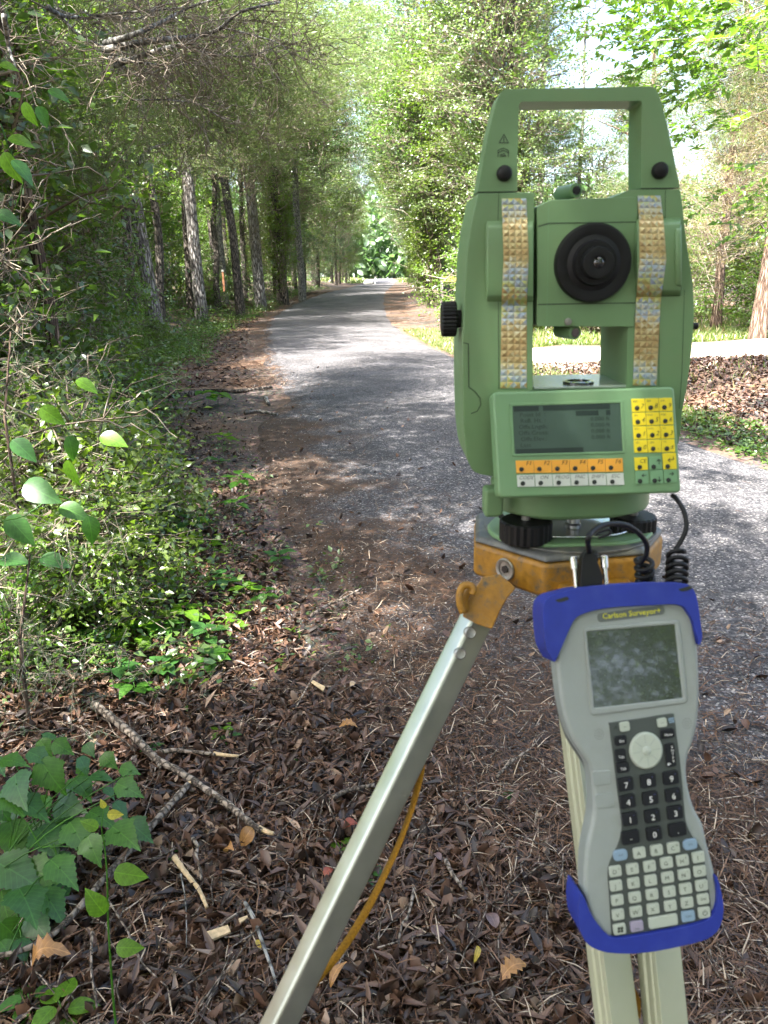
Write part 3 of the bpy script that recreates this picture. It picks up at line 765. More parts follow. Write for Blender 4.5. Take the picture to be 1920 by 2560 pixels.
# bright boughs reaching in from a tree right of the frame
tree('leafy_tree', 'pale airy tree whose thin foliage shows through the handle opening', 'tree', 7.2, 30, 9, .1, [('pale', .5, 0, 3.6, .9), ('bright', -.8, 0, 5.6, .6), ('pale', 1.6, .3, 6.6, .55)], 'grey_bark', limbs=5)
t = tree('locust_tree', 'bright yellow-green boughs with feathery leaves hanging into the top right corner', 'tree', 5.2, 5.8, 8.5, .13,
     [('shade', -2.3, -.2, 8.4, .95)], 'grey_bark', (-.02, 0), limbs=2)
rng = np.random.default_rng(77)
Cs, Ds = [], []
tw_a, tw_b = [], []
for (px, py, Y, n) in [(1640, 60, 6.2, 18), (1700, 120, 6.0, 24), (1760, 60, 5.6, 26), (1830, 150, 5.6, 24), (1850, 40, 5.2, 26), (1900, 220, 5.6, 14), (1740, 230, 6.4, 14), (1900, 560, 6.0, 10), (1895, 330, 6.2, 5), (1880, 500, 6.4, 8), (1600, 10, 6.2, 14), (1500, -40, 6.2, 14), (1790, 330, 6.4, 4)]:
    c = np.array(on_y(px, py, Y))
    for j in range(n):
        a = c + rng.normal(size=3) * np.array([.22, .3, .13])
        d = unit(np.array([-.8, rng.normal() * .7, -.25 + rng.normal() * .3]))
        ln = rng.uniform(.16, .30)
        tw_a.append(a); tw_b.append(a + d * ln)
        side = unit(np.cross(d, [0, 0, 1.]))
        for q in range(8):
            for sg in (-1, 1):
                Cs.append(a + d * ln * (q + 1) / 8); Ds.append(side * sg + d * .45)
    tw_a.append(c); tw_b.append(c + np.array([.9, .1, .35]))
V, T, Mi = join([(*leaf_cloud(rng, np.array(Cs), .062, (LANCE[0] * np.array([1, 1.9, 1]), LANCE[1]), up=1.2, spread=.45, direction=np.array(Ds), dspread=.12), 0),
                 (*twig_data(np.array(tw_a), np.array(tw_b), .004, .0015), 1)])
V = V - np.array(t.location)
link('crown', tri_mesh('locust_leaves', V, T, [M_['leaf_bright'], M_['twig']], Mi), None, t, kind='stuff')

# ---------------------------------------------------------------- shade trees behind and beside the camera (out of the frame, their shade falls on the road)
lab_s = 'tall leafy tree behind the camera whose crown shades the road'
for (x, y, cr) in [(-3.2, -4.5, [('shade', 1.6, .6, 6.0, 1.0), ('shade', .4, -1.6, 8.4, 1.1)]),
                   (-3.4, -1.5, [('shade', 1.0, -.4, 5.8, .95), ('shade', 2.4, .2, 7.4, .9), ('dark', 2.0, .1, 5.6, .8), ('dark', 1.7, -.1, 7.6, .7)]),
                   (-3.9, 2.4, [('shade', 1.2, -.6, 6.4, 1.0), ('shade', 2.6, 1.0, 7.8, .8)]),
                   (-5.2, 4.6, [('shade', 1.9, -.4, 7.0, .95)]),
                   (-7.6, -2.5, [('oak_a', 0, 0, 6, 1.3)]), 
                   (.2, -7.5, [('shade', .5, 1.0, 7, 1.2), ('oak_a', .5, 0, 3.2, 1.0)]), (5.4, -4, [('shade', -1.8, 0, 6.5, 1.15), ('oak_b', -.4, -1, 3.6, 1.2)]), (7.5, -.6, [('shade', -1.6, 0, 6, 1.1)]), (-3.5, -9, [('oak_b', 0, 0, 3.5, 1.3), ('oak_a', 0, 0, 7, 1.3)]), (5, -9, [('oak_a', 0, 0, 4, 1.4), ('oak_b', 0, 0, 8, 1.4)])]:
    tree('shade_tree', lab_s, 'tree', x, y, 9, .16, cr, 'dark_bark', group='shade trees beside the camera', limbs=4)

# ---------------------------------------------------------------- thicket at the left edge
lab_t = 'dense leafy bush in the thicket along the left verge'
th = [('shrub_d', .35, 4.6, .8, .9), ('shrub', .75, 5.6, 1.0, 1.0), ('shrub_d', .6, 6.8, .9, 1.1), ('shrub', .7, 8.2, 1.0, 1.1), ('shrub_b', .6, 9.6, .8, 1.0), ('shrub_d', .8, 11.2, 1.1, 1.2), ('shrub', .6, 12.8, .9, 1.2),
      ('shrub_d', .8, 14.6, 1.2, 1.3), ('shrub_b', .7, 16.6, 1.0, 1.2), ('shrub', 1.0, 18.5, 1.2, 1.3), ('shrub_d', 1.3, 23, 1.3, 1.3), ('shrub', 1.4, 27, 1.2, 1.3), ('shrub_b', .9, 31.5, .9, 1.2), ('shrub_d', .9, 35, 1.1, 1.3)]
th += [('shrub', .12, 3.15, .5, 1.0), ('shrub_b', .3, 2.75, .42, 1.0), ('shrub', .0, 4.4, .55, .9), ('shrub_b', .0, 7.4, .6, 1.0), ('shrub', .15, 3.9, .7, 1.0), ('shrub_b', .95, 5.0, .9, 1.3), ('shrub', .2, 10.4, .6, .9), ('shrub_b', .2, 13.7, .6, .8), ('shrub', .1, 16, .6, .8)]
TL = {3.15: 'low green bush at the left edge just behind the low cedar seedling', 2.75: 'small bright bush at the left edge right above the broad serrated leaves', 4.4: 'low green bush at the inner edge of the thicket beside the drooping greenbrier', 7.4: 'low bright bush at the verge edge halfway to the pale barkless log', 4.6: 'dark green bush behind the drooping greenbrier leaves, nearest in the left thicket', 5.6: 'mid green bush rising behind the nearest dark thicket bush', 6.8: 'dark green bush in the thicket in front of the pale barkless log',
      8.2: 'mid green bush at the buried end of the pale barkless log', 9.6: 'bright green bush at the left end of the dark rotten log', 11.2: 'tall dark bush just beyond the dark rotten log', 12.8: 'mid green bush two bushes beyond the dark rotten log',
      14.6: 'large dark bush midway between rotten log and nearest plated pine', 16.6: 'bright green bush on the verge before the nearest plated pine', 18.5: 'green bush hiding the left foot of the nearest plated pine',
      23.0: 'dark bush between the two nearest plated pines', 23: 'dark bush between the two nearest plated pines', 27: 'green bush at the foot of the second plated pine', 31.5: 'bright low bush right of the orange stake', 35: 'dark bush at the foot of the vine-smothered trunk',
      3.9: 'small green bush low on the left, closest bush to the camera', 5.0: 'bright leafy bush standing behind the small closest bush', 10.4: 'small green bush at the verge edge just past the rotten log', 13.7: 'small bright bush low on the verge past the rotten log', 16: 'small green bush at the verge edge below the nearest plated pine'}
for k, off, y, s, zs in th:
    tree('bush', TL[y], 'bush', float(vegL(y)) - off - s * .55, y, s * .9, .02, [(k, 0, 0, s * .62 * zs, s * .85, zs)], 'dark_bark', group='bushes of the left thicket', limbs=0)
TS = ['tall dark shrub behind the upper dangling stem at the left edge', 'tall green shrub filling the left edge behind the near cedar trunk', 'tall bright shrub reaching up into the near cedar boughs', 'tall dark shrub right of the near cedar trunk', 'tall green shrub whose top hides the near plated pine',
      'tall bright shrub just left of the nearest plated pine', 'tall dark shrub high behind the near cedar trunk', 'tall dark shrub at the left edge above the thicket', 'tall green shrub behind the foot of the nearest plated pine', 'tall bright sunlit shrub between the two plated pines',
      'tall bright shrub right behind the second plated pine', 'tall green shrub seen between the slim trunks']
for _i, (k, off, y, s, z) in enumerate([('shrub_d', 1.6, 5.4, 1.15, 1.9), ('shrub', 1.5, 7.4, 1.2, 2.4), ('shrub_b', 1.2, 9.2, 1.1, 2.7), ('shrub_d', 1.7, 11.5, 1.4, 2.4), ('shrub', 1.3, 13.5, 1.3, 3.3), ('shrub_b', 2.0, 16.0, 1.4, 3.0), ('shrub_d', 2.4, 9.6, 1.5, 4.3), ('shrub_d', 2.6, 6.6, 1.3, 3.6), ('shrub', 2.3, 19, 1.6, 2.6), ('shrub_b', 3.6, 24, 1.6, 2.6), ('shrub_b', 3.4, 28, 1.7, 2.8), ('shrub', 4.4, 33, 2.2, 3.0)]):
    tree('tall_shrub', TS[_i], 'shrub', float(vegL(y)) - off, y, z + .3, .03, [(k, 0, 0, z, s), ('shrub_d', -.3, .2, z - 1.2, s * .8), (k, .1, .3, z + 1.2, s * .85)], 'grey_bark', group='tall shrubs of the left thicket', limbs=2, wob=.3)

# cedar with dead boughs sweeping across the top left
cx, cy = X(55, 300, 5.9), 5.9
ced = thing('cedar_tree', 'near cedar with pale dead boughs sweeping across the top left corner', 'tree', (cx, cy, hz(cx, cy)))
V, F = trunk_geo(6.5, .055, .035, (-.03, .02), .14, 12, 0)
me = bpy.data.meshes.new('trunk'); me.from_pydata(V, [], F); link('trunk', me, M_['cedar_bark'], ced, smooth=True)
V, F = trunk_geo(6.2, .05, .03, (-.09, .02), .1, 10, 0)
me = bpy.data.meshes.new('trunk'); me.from_pydata([v + Vector((-.35, -.1, 0)) for v in V], [], F); link('trunk', me, M_['cedar_bark'], ced, smooth=True)
boughs = [([(118, 20), (170, 42), (240, 38), (330, 30), (460, 18)], 5.4, .014), ([(262, 108), (330, 88), (410, 52), (470, 20), (560, -10)], 5.2, .018),
          ([(258, 125), (380, 102), (480, 92), (545, 75), (600, 30), (700, 5)], 5.3, .02), ([(285, 165), (380, 130), (450, 113), (470, 120)], 5.0, .016),
          ([(150, 40), (200, 90), (262, 120), (300, 160), (350, 190), (420, 168), (520, 150)], 5.7, .012), ([(275, 145), (340, 155), (420, 165)], 5.2, .012),
          ([(10, 40), (22, 120), (40, 170)], 4.2, .014), ([(120, 15), (200, 45), (250, 40), (350, 45), (410, 0)], 5.9, .013),
          ([(330, 250), (420, 250), (500, 262), (560, 300)], 6, .006), ([(560, 70), (640, 90), (700, 110), (740, 150)], 5.6, .007), ([(470, 92), (520, 130), (620, 140), (720, 105)], 5.6, .006),
          ([(345, 410), (370, 375), (430, 355)], 7.5, .02)]
rng = np.random.default_rng(4)
Ta, Tb = [], []
for pts, Y, r in boughs:
    P3 = [on_y(px, py, Y + .25 * math.sin(j * 1.7 + Y * 9)) for j, (px, py) in enumerate(pts)]
    cp = curve_pts(P3, 5)
    tube('branch', cp, [r * (1 - .7 * q / (len(cp) - 1)) for q in range(len(cp))], M_['grey_bark'], ced, n=7)
    for q in range(3, len(cp) - 1):
        for _ in range(2):
            a = np.array(cp[q]); d = unit(np.array([rng.normal() + .6, rng.normal(), rng.normal() * .7 - .15]))
            e = a + d * rng.uniform(.12, .55)
            Ta.append(a); Tb.append(e)
            for _ in range(3):
                f = a + (e - a) * rng.uniform(.3, 1)
                Ta.append(f); Tb.append(f + unit(d + rng.normal(size=3) * .7) * rng.uniform(.06, .25))
V, T = twig_data(np.array(Ta), np.array(Tb), .0035, .0012, rng, .012, 4)
link('dead_twigs', tri_mesh('dead_twigs', V - np.array(ced.location), T), M_['twig'], ced, kind='stuff')
# its thin olive sprays hanging over the verge
for (px, py, Y, s, zs) in [(560, 160, 9, .62, .55), (690, 190, 10.5, .7, .5), (430, 240, 8.5, .5, .6), (780, 110, 12, .8, .5), (600, 330, 10.5, .6, .5), (330, 40, 7.5, .6, .5), (500, 20, 8, .6, .5), (650, 40, 9, .7, .5), (240, 300, 7, .4, .6)]:
    p = on_y(px, py, Y)
    co = bpy.data.objects.new('crown', crown_kind('cedar')); COL.objects.link(co); co.parent = ced
    co.location = p - ced.location; co.scale = (s, s, s * zs); co.rotation_euler = (0, 0, px); co['kind'] = 'stuff'

# bare tangle of twigs and vines inside the thicket
rng = np.random.default_rng(9)
A, B = [], []
for j in range(520):
    y = rng.uniform(3.0, 13)
    x = float(vegL(y)) - rng.uniform(.5, 2.6)
    z = hz(x, y) + abs(rng.normal()) * 1.3
    a = np.array([x, y, z]); d = unit(np.array([rng.normal() * .7, rng.normal() * .7, rng.normal() * .6 + .5]))
    ln = rng.uniform(.25, 1.0)
    A.append(a); B.append(a + d * ln)
    for _ in range(4):
        f = a + d * ln * rng.uniform(.2, 1)
        A.append(f); B.append(f + unit(d + rng.normal(size=3) * .8) * ln * rng.uniform(.2, .5))
V, T = twig_data(np.array(A), np.array(B), .005, .0016, rng, .03, 5)
link('bare_twigs', tri_mesh('bare_twigs', V, T), M_['twig'], kind='stuff')
tag(bpy.data.objects['bare_twigs'], 'tangle of bare grey twigs and dead vine inside the left thicket', 'undergrowth')

# ---------------------------------------------------------------- low ground plants
rng = np.random.default_rng(21)
def scatter(n, ylo, yhi, power, xf):
    u = rng.uniform(size=n)
    p = 1 - power if abs(1 - power) > 1e-3 else 1e-3
    y = (ylo ** p + u * (yhi ** p - ylo ** p)) ** (1 / p)
    x = xf(y, rng.uniform(size=n))
    return x, y
def tuft_plants(n_plants, ylo, yhi, xf, leaf, per, tmpl, hgt, power=1.3):
    x, y = scatter(n_plants, ylo, yhi, power, xf)
    z = height(x, y)
    C = np.stack([x, y, z], -1)[:, None, :] + rng.normal(size=(n_plants, per, 3)) * np.array([.07, .07, 0]) * hgt / .15 + np.array([0, 0, 1]) * rng.uniform(.1, 1, size=(n_plants, per, 1)) * hgt * rng.uniform(.3, 1.3, size=(n_plants, 1, 1))
    return leaf_cloud(rng, C.reshape(-1, 3), leaf, tmpl, up=1.6, spread=.6)
lv = lambda a, b: (lambda y, u: vegL(y) - a - u * (b - a))
parts = [(*tuft_plants(900, 2.6, 30, lv(-.25, 2.0), .042, 10, LEAF4, .16), 0), (*tuft_plants(900, 14, 60, lv(-.9, .4), .06, 9, LEAF4, .22, 1.1), 0), (*tuft_plants(1500, 8, 60, lv(-.4, 3.5), .08, 9, LEAF4, .35, 1.1), 0), (*tuft_plants(1600, 12, 80, lv(.3, 9), .10, 8, LEAF4, .5, 1.0), 0),
         (*tuft_plants(170, 2.8, 9, lv(-.9, .2), .035, 6, LEAF4, .08), 0)]
V, T, Mi = join(parts)
o = link('undergrowth', tri_mesh('undergrowth', V, T, [leafmat('leaf_herb', (.045, .10, .02), (.12, .19, .04), trans=.4)]), None, kind='stuff')
tag(o, 'low green herbs and creepers covering the left verge', 'undergrowth')
rv = lambda a, b: (lambda y, u: edgeR(y) + a + u * (b - a))
parts = [(*tuft_plants(700, 20, 80, rv(1.5, 7), .09, 9, LEAF4, .4, 1.1), 0)]
x0, y0 = scatter(500, 5.4, 8.0, 1.0, rv(.15, 1.0)); 
C = np.stack([x0, y0, height(x0, y0)], -1)[:, None] + rng.normal(size=(500, 9, 3)) * np.array([.06, .06, .0]) + (rng.uniform(size=(500, 1, 1)) < .5) * .04 - .03 + np.abs(rng.normal(size=(500, 9, 1))) * np.array([0, 0, .035])
parts.append((*leaf_cloud(rng, C.reshape(-1, 3), .045, LEAF4, up=1.6, spread=.6), 0))
V, T, Mi = join(parts)
o = link('undergrowth', tri_mesh('undergrowth', V, T, [M_['leaf_herb']]), None, kind='stuff')
tag(o, 'green creepers and weeds along the right road edge', 'undergrowth')
# grass
def grass(n, x, y, h, w=.006):
    z = height(x, y)
    A = np.stack([x, y, z], -1)
    d = unit(rng.normal(size=(len(x), 3)) * np.array([.45, .45, 0]) + np.array([0, 0, 1]))
    V, T = leaf_cloud(rng, A, h, (NEEDLE[0] * np.array([1, w / .035 / h * 1.0, 1]), NEEDLE[1]), up=0, spread=1, direction=d, dspread=.05, sizevar=.5)
    return V, T
leafmat('grass_blade', (.07, .13, .02), (.17, .23, .05), trans=.3, c2=(.4, .33, .18), c2_share=.15)
gx, gy = scatter(16000, 7.5, 22, 1.0, rv(.08, 1.0)); P1 = grass(0, gx, gy, .07)
k = 26000; gx = rng.uniform(2.0, 13, k); gy = 16.2 + .12 * (gx - 3) + rng.uniform(0, 1, k) ** 1.6 * 7; P2 = grass(0, gx, gy, .12, .012)
k = 3500; gx = rng.uniform(2.8, 9, k); gy = rng.uniform(8, 12, k); keep = rng.uniform(size=k) < np.clip(np.sin(gx * 1.7) * np.sin(gy * 2.1) + .5, .1, 1); P3 = grass(0, gx[keep], gy[keep], .09)
k = 24000; gx = rng.uniform(-14, 14, k); gy = rng.uniform(90, 135, k); ok = (gx < edgeL(gy) - .4) | (gx > edgeR(gy) + .4); P4 = grass(0, gx[ok], gy[ok], .3, .06); 
P4[0][:, 2] = P4[0][:, 2] - 0
V, T, Mi = join([(*P1, 0), (*P2, 0), (*P3, 0), (*P4, 0)])
o = link('grass', tri_mesh('grass', V, T), M_['grass_blade'], kind='stuff')
tag(o, 'short sunny grass on the right verge and beyond the sandy drive', 'grass')
# distant wood that closes the road
V, T = leaf_cloud(rng, np.stack([rng.uniform(-75, 95, 26000), 172 + rng.uniform(-8, 8, 26000), .5 + 17 * rng.uniform(0, 1, 26000) ** 1.1 * (1 + .1 * rng.normal(size=26000))], -1), 1.5, LEAF7, up=.5, spread=1)
o = link('distant_forest', tri_mesh('distant_forest', V, T), M_['leaf_blue'], kind='stuff')
tag(o, 'distant blue-green wood closing the far end of the road', 'forest')
k = 30000
ax = rng.uniform(-70, -12, k); ay = rng.uniform(8, 110, k)
V, T = leaf_cloud(rng, np.stack([ax, ay, .3 + np.where(ax > -32, 3.5, 12) * rng.uniform(0, 1, k)], -1), .45, LEAF7, up=.8, spread=.8)
o = link('forest', tri_mesh('forest', V, T), M_['leaf_bright'], kind='stuff')
tag(o, 'deep leafy wood behind the roadside trees on the left', 'forest')

# ---------------------------------------------------------------- litter: leaves, straw, chips
def litter_x(y, u): return -3.4 + u * 7.4
n = 90000
y = (1.05 ** -.7 + rng.uniform(size=n) * (13.0 ** -.7 - 1.05 ** -.7)) ** (1 / -.7)
x = rng.uniform(-1.1, 1.0, n) * (1.0 + y * .42)
bd = np.interp(y, [0, 1.4, 2, 3, 4.7, 6, 9, 14], [.5, .36, .02, -.45, -.85, -1.2, -2.1, -3])     # where the big leaves give way
p = 1 - sstep(-.35, .35, x - bd); p = np.maximum(p, .035 * (x < edgeL(y) + 1.2))
keep = (rng.uniform(size=n) < p) & (x > vegL(y) - 2.2)
x, y = x[keep], y[keep]
V1 = leaf_cloud(rng, np.stack([x, y, surf(x, y) + .004 + .014 * rng.uniform(size=len(x))], -1), .036, CURL, up=1.0, spread=.7, sizevar=.7, curlvar=1.3)
n = 34000
x2 = rng.uniform(2.2, 11, n); y2 = rng.uniform(6.6, 13, n)
keep = (x2 > edgeR(y2) + .3); x2, y2 = x2[keep], y2[keep]
V2 = leaf_cloud(rng, np.stack([x2, y2, height(x2, y2) + .01 + .02 * rng.uniform(size=len(x2))], -1), .05, CURL, up=1.2, spread=.5, curlvar=.9)
n = 5000
y3 = rng.uniform(11, 48, n); x3 = edgeL(y3) - .4 - rng.uniform(0, 1, n) * 1.8
V3 = leaf_cloud(rng, np.stack([x3, y3, height(x3, y3) + .01], -1), .09, LEAF4, up=1.6, spread=.4)
n = 70000
yf = (1.05 ** -.7 + rng.uniform(size=n) * (10.0 ** -.7 - 1.05 ** -.7)) ** (1 / -.7)
xf_ = rng.uniform(-1.1, 1.0, n) * (1.0 + yf * .42)
pf = 1 - sstep(-.3, .9, xf_ - np.interp(yf, [0, 1.4, 2, 3, 4.7, 6, 9, 14], [.5, .36, .02, -.45, -.85, -1.2, -2.1, -3]))
keep = (rng.uniform(size=n) < pf) & (xf_ > vegL(yf) - 2)
xf_, yf = xf_[keep], yf[keep]
V4 = leaf_cloud(rng, np.stack([xf_, yf, surf(xf_, yf) + .012 + .022 * rng.uniform(size=len(xf_))], -1), .017, LEAF4, up=.9, spread=.8, sizevar=.7)
n = 26000
yf = (1.05 ** -.7 + rng.uniform(size=n) * (9.0 ** -.7 - 1.05 ** -.7)) ** (1 / -.7)
xf_ = rng.uniform(-1.1, 1.0, n) * (1.0 + yf * .42)
pf = 1 - sstep(-.4, .5, xf_ - np.interp(yf, [0, 1.4, 2, 3, 4.7, 6, 9, 14], [.5, .36, .02, -.45, -.85, -1.2, -2.1, -3]))
keep = (rng.uniform(size=n) < pf) & (xf_ > vegL(yf) - 2)
xf_, yf = xf_[keep], yf[keep]
V5 = leaf_cloud(rng, np.stack([xf_, yf, surf(xf_, yf) + .018 + .02 * rng.uniform(size=len(xf_))], -1), .058, (LANCE[0] * np.array([1, .9, 1.5]), LANCE[1]), up=1.6, spread=.5, sizevar=.5)
V, T, Mi = join([(*V1, 0), (*V2, 0), (*V3, 0), (*V4, 0), (*V5, 0)])
o = link('leaf_litter', tri_mesh('leaf_litter', V, T), M_['litter'], kind='stuff')
tag(o, 'carpet of brown curled dead leaves along both verges', 'leaf litter')
n = 150000
y = (1.05 ** -.55 + rng.uniform(size=n) * (20.0 ** -.55 - 1.05 ** -.55)) ** (1 / -.55)
x = rng.uniform(-1.1, 1.15, n) * (1.0 + y * .40)
le = edgeL(y)
ncl = np.sin(x * 3.1 + y * 1.3) * np.sin(y * 2.3 - x * 1.9)
p = np.where(x < le, 1.0, .95 * (1 - sstep(-.2, np.where(y < 3.4, 1.6, .95), x - le + .35 * ncl)) + .012)
p = p * np.where((x < le - .4) & (y < 6), .55, 1)
keep = (rng.uniform(size=n) < p) & (x > vegL(y) - .7) & (x < edgeR(y))
x, y = x[keep], y[keep]
V1 = leaf_cloud(rng, np.stack([x, y, surf(x, y) + .003 + .034 * rng.uniform(size=len(x)) * (1 - sstep(-.3, .5, x - edgeL(y)))+ .008 * rng.uniform(size=len(x))], -1), .05, STRAW, up=3, spread=.6, sizevar=.7)
n = 26000
y3 = rng.uniform(11, 50, n); x3 = edgeL(y3) + .15 - rng.uniform(0, 1, n) ** 1.3 * 2.4
V3 = leaf_cloud(rng, np.stack([x3, y3, surf(x3, y3) + .01], -1), .12, STRAW, up=3, spread=.4)
n = 16000
y4 = rng.uniform(7, 60, n); x4 = edgeR(y4) + .02 + rng.uniform(0, 1, n) * (1.8 + 2 * (y4 < 13))
V4 = leaf_cloud(rng, np.stack([x4, y4, surf(x4, y4) + .01], -1), .12, STRAW, up=3, spread=.5)
V, T, Mi = join([(*V1, 0), (*V3, 0), (*V4, 0)])
o = link('pine_straw', tri_mesh('pine_straw', V, T), M_['pine_straw'], kind='stuff')
tag(o, 'fallen pine needles and fine bark chips strewn over the road edge', 'pine straw')
n = 900
yt_ = (1.1 ** -.7 + rng.uniform(size=n) * (14.0 ** -.7 - 1.1 ** -.7)) ** (1 / -.7)
xt_ = rng.uniform(-1.1, .75, n) * (1.0 + yt_ * .3)
ok = (xt_ < edgeL(yt_) + .5) & (xt_ > vegL(yt_) - 1); xt_, yt_ = xt_[ok], yt_[ok]
A = np.stack([xt_, yt_, surf(xt_, yt_) + .035 + .015 * rng.uniform(size=len(xt_))], -1)
B = A + unit(rng.normal(size=A.shape) * np.array([1, 1, .07])) * rng.uniform(.06, .32, size=(len(A), 1))
V, T = twig_data(A, B, .0024, .0012, rng, .008, 4)
o = link('fallen_twigs', tri_mesh('fallen_twigs', V, T), M_['stick_bark'], kind='stuff')
tag(o, 'many thin dead twigs strewn over the leaf litter', 'twigs')
# loose stones on the worn edge of the asphalt
n = 26000
y = (1.05 ** -.7 + rng.uniform(size=n) * (9.0 ** -.7 - 1.05 ** -.7)) ** (1 / -.7)
x = edgeL(y) + rng.uniform(-.5, 1, n) ** 1 * 2.2
s = rng.uniform(.0025, .0065, n)
OCT = np.array([[1, 0, 0], [-1, 0, 0], [0, 1, 0], [0, -1, 0], [0, 0, .8], [0, 0, -.8]]); OT = np.array([[0, 2, 4], [2, 1, 4], [1, 3, 4], [3, 0, 4], [2, 0, 5], [1, 2, 5], [3, 1, 5], [0, 3, 5]])
V = np.stack([x, y, surf(x, y) + s * .3], -1)[:, None] + OCT[None] * s[:, None, None] * rng.uniform(.6, 1.3, size=(n, 6, 1))
T = OT[None] + (np.arange(n) * 6)[:, None, None]
leafmat('stones', (.05, .05, .055), (.26, .25, .24), trans=0, gloss=.05, patch=.15, c2=(.5, .47, .42), c2_share=.08)
o = link('gravel', tri_mesh('gravel', V.reshape(-1, 3), T.reshape(-1, 3)), M_['stones'], kind='stuff')
tag(o, 'fine loose stones worn out of the asphalt edge', 'gravel')

# ================================================================ things lying on the ground
def gpts(pl, z=.02):
    out = []
    for p in pl:
        px, py = p[:2]; dz = p[2] if len(p) > 2 else 0
        g = on_z(px, py, 0)
        g = on_z(px, py, float(surf(g.x, g.y)) + z + dz)
        out.append(g)
    return out
def stick(name, label, cat, pl, r, mat='stick_bark', z=.054, forks=(), taper=.55, wob=.12):
    P = curve_pts(gpts(pl, z), 4)
    n = len(P)
    rads = [r * (1 - (1 - taper) * i / n) * (1 + wob * math.sin(i * 2.3 + r * 900)) for i in range(n)]
    t = thing(name, label, cat, P[0]) if forks else None
    if not forks:
        o = tube(name, P, rads, M_[mat], None, n=8, origin=P[0])
        return tag(o, label, cat)
    tube('limb', P, rads, M_[mat], t, n=8)
    for (fp, fr, fm) in forks:
        Q = curve_pts(gpts(fp, z), 4)
        tube('limb', Q, [fr * (1 - .4 * i / len(Q)) for i in range(len(Q))], M_[fm], t, n=7)
    return t
stick('fallen_branch', 'knobbly forked grey branch lying on the leaves with two splintered ends', 'branch', [(235, 1760), (285, 1800), (335, 1840), (372, 1880), (398, 1902), (450, 1930), (510, 1970), (572, 2012), (610, 2045), (655, 2078)], .0145,
      forks=[([(385, 1884), (430, 1876), (485, 1880), (540, 1886)], .0085, 'stick_bark'), ([(535, 1884), (565, 1888), (596, 1890)], .007, 'split_wood'), ([(648, 2070), (668, 2080), (684, 2084)], .008, 'split_wood'), ([(392, 1900), (396, 1912), (402, 1920)], .006, 'stick_bark')])
stick('fallen_branch', 'straight brown branch running from under the forked branch to the green leaves', 'branch', [(470, 1962), (420, 2018), (365, 2080), (320, 2130), (272, 2182), (225, 2238), (165, 2305), (110, 2350), (40, 2380), (-40, 2395)], .0105,
      forks=[([(468, 1960), (478, 1955), (484, 1951)], .006, 'split_wood')])
stick('split_stick', 'pale splintered stick with bare yellow wood pointing down to the wood chip', 'stick', [(436, 2143), (455, 2170), (475, 2196), (498, 2225), (517, 2268)], .0078, 'split_wood')
stick('curved_stick', 'short curved brown twig beside the pale splintered stick', 'stick', [(482, 2096), (493, 2115), (490, 2140), (500, 2172), (504, 2200)], .006)
stick('lichened_stick', 'slender grey lichened stick slanting towards the tripod leg', 'stick', [(612, 2256), (632, 2290), (650, 2340), (668, 2390), (682, 2430), (694, 2480)], .0052, 'grey_bark')
stick('thin_twig', 'thin dark twig lying below the wood chip, tip near the lichened stick', 'twig', [(620, 2268), (560, 2306), (520, 2350), (470, 2400), (430, 2440)], .0032)
stick('thin_twig', 'thin pale purple twig hanging straight down from the pale splintered stick', 'twig', [(452, 2185), (462, 2240), (466, 2300), (466, 2368)], .002, 'grey_bark')
stick('thin_twig', 'thin crooked twig crossing the litter at the lower left edge', 'twig', [(230, 2330), (228, 2420), (240, 2500), (250, 2590)], .0035)
stick('thin_twig', 'long thin twig between the broad green leaves and the lower edge', 'twig', [(270, 2250), (320, 2330), (350, 2400), (420, 2470)], .0028)
stick('rotten_log', 'dark crumbling log lying across the verge towards the asphalt', 'log', [(330, 985), (400, 988), (470, 985), (520, 976), (590, 978), (680, 968)], .05, 'dark_bark', z=.03, wob=.3, taper=.35)
stick('pale_log', 'pale barkless log half hidden by herbs in front of the dark rotten log', 'log', [(160, 1005), (280, 1014), (380, 1020), (470, 1022)], .032, 'grey_bark', z=.04)
stick('pale_stick', 'pale stick lying on the asphalt edge in front of the rotten log', 'stick', [(612, 1032), (640, 1028), (668, 1032), (692, 1036)], .022, 'grey_bark', z=.025)
stick('bark_piece', 'small lump of light wood on the road edge between rotten log and pale stick', 'bark', [(664, 996), (668, 1004), (672, 1010)], .03, 'grey_bark', z=.03)
stick('pale_stick', 'short pale stick on the litter beside the herbs left of the path', 'stick', [(398, 1153), (440, 1152), (496, 1145)], .011, 'grey_bark')
stick('grey_stick', 'thin forked grey stick lying where the litter meets the road gravel', 'stick', [(776, 1540), (820, 1512), (850, 1500), (905, 1470)], .0075, 'stick_bark', forks=[([(840, 1503), (870, 1480), (900, 1484)], .004, 'stick_bark')])
stick('grey_stick', 'thin grey stick slanting on the gravelly litter left of the handheld', 'stick', [(1242, 1941), (1275, 1908), (1324, 1872)], .0052)
stick('grey_stick', 'small dark stick on the leaves right of the yellow strap', 'stick', [(1114, 2150), (1132, 2186), (1160, 2224)], .0062)
stick('grey_stick', 'mossy broken stick just left of the tripod leg', 'stick', [(832, 1994), (870, 1976), (936, 1962)], .0085)
stick('thin_twig', 'long thin twig lying over the straw below the grey forked stick', 'twig', [(740, 1768), (775, 1706), (800, 1678), (850, 1625)], .003)
stick('thin_twig', 'thin twig lying upright in the picture among the leaves by the strap', 'twig', [(1035, 2222), (1020, 2290), (1005, 2310), (994, 2370)], .0038)
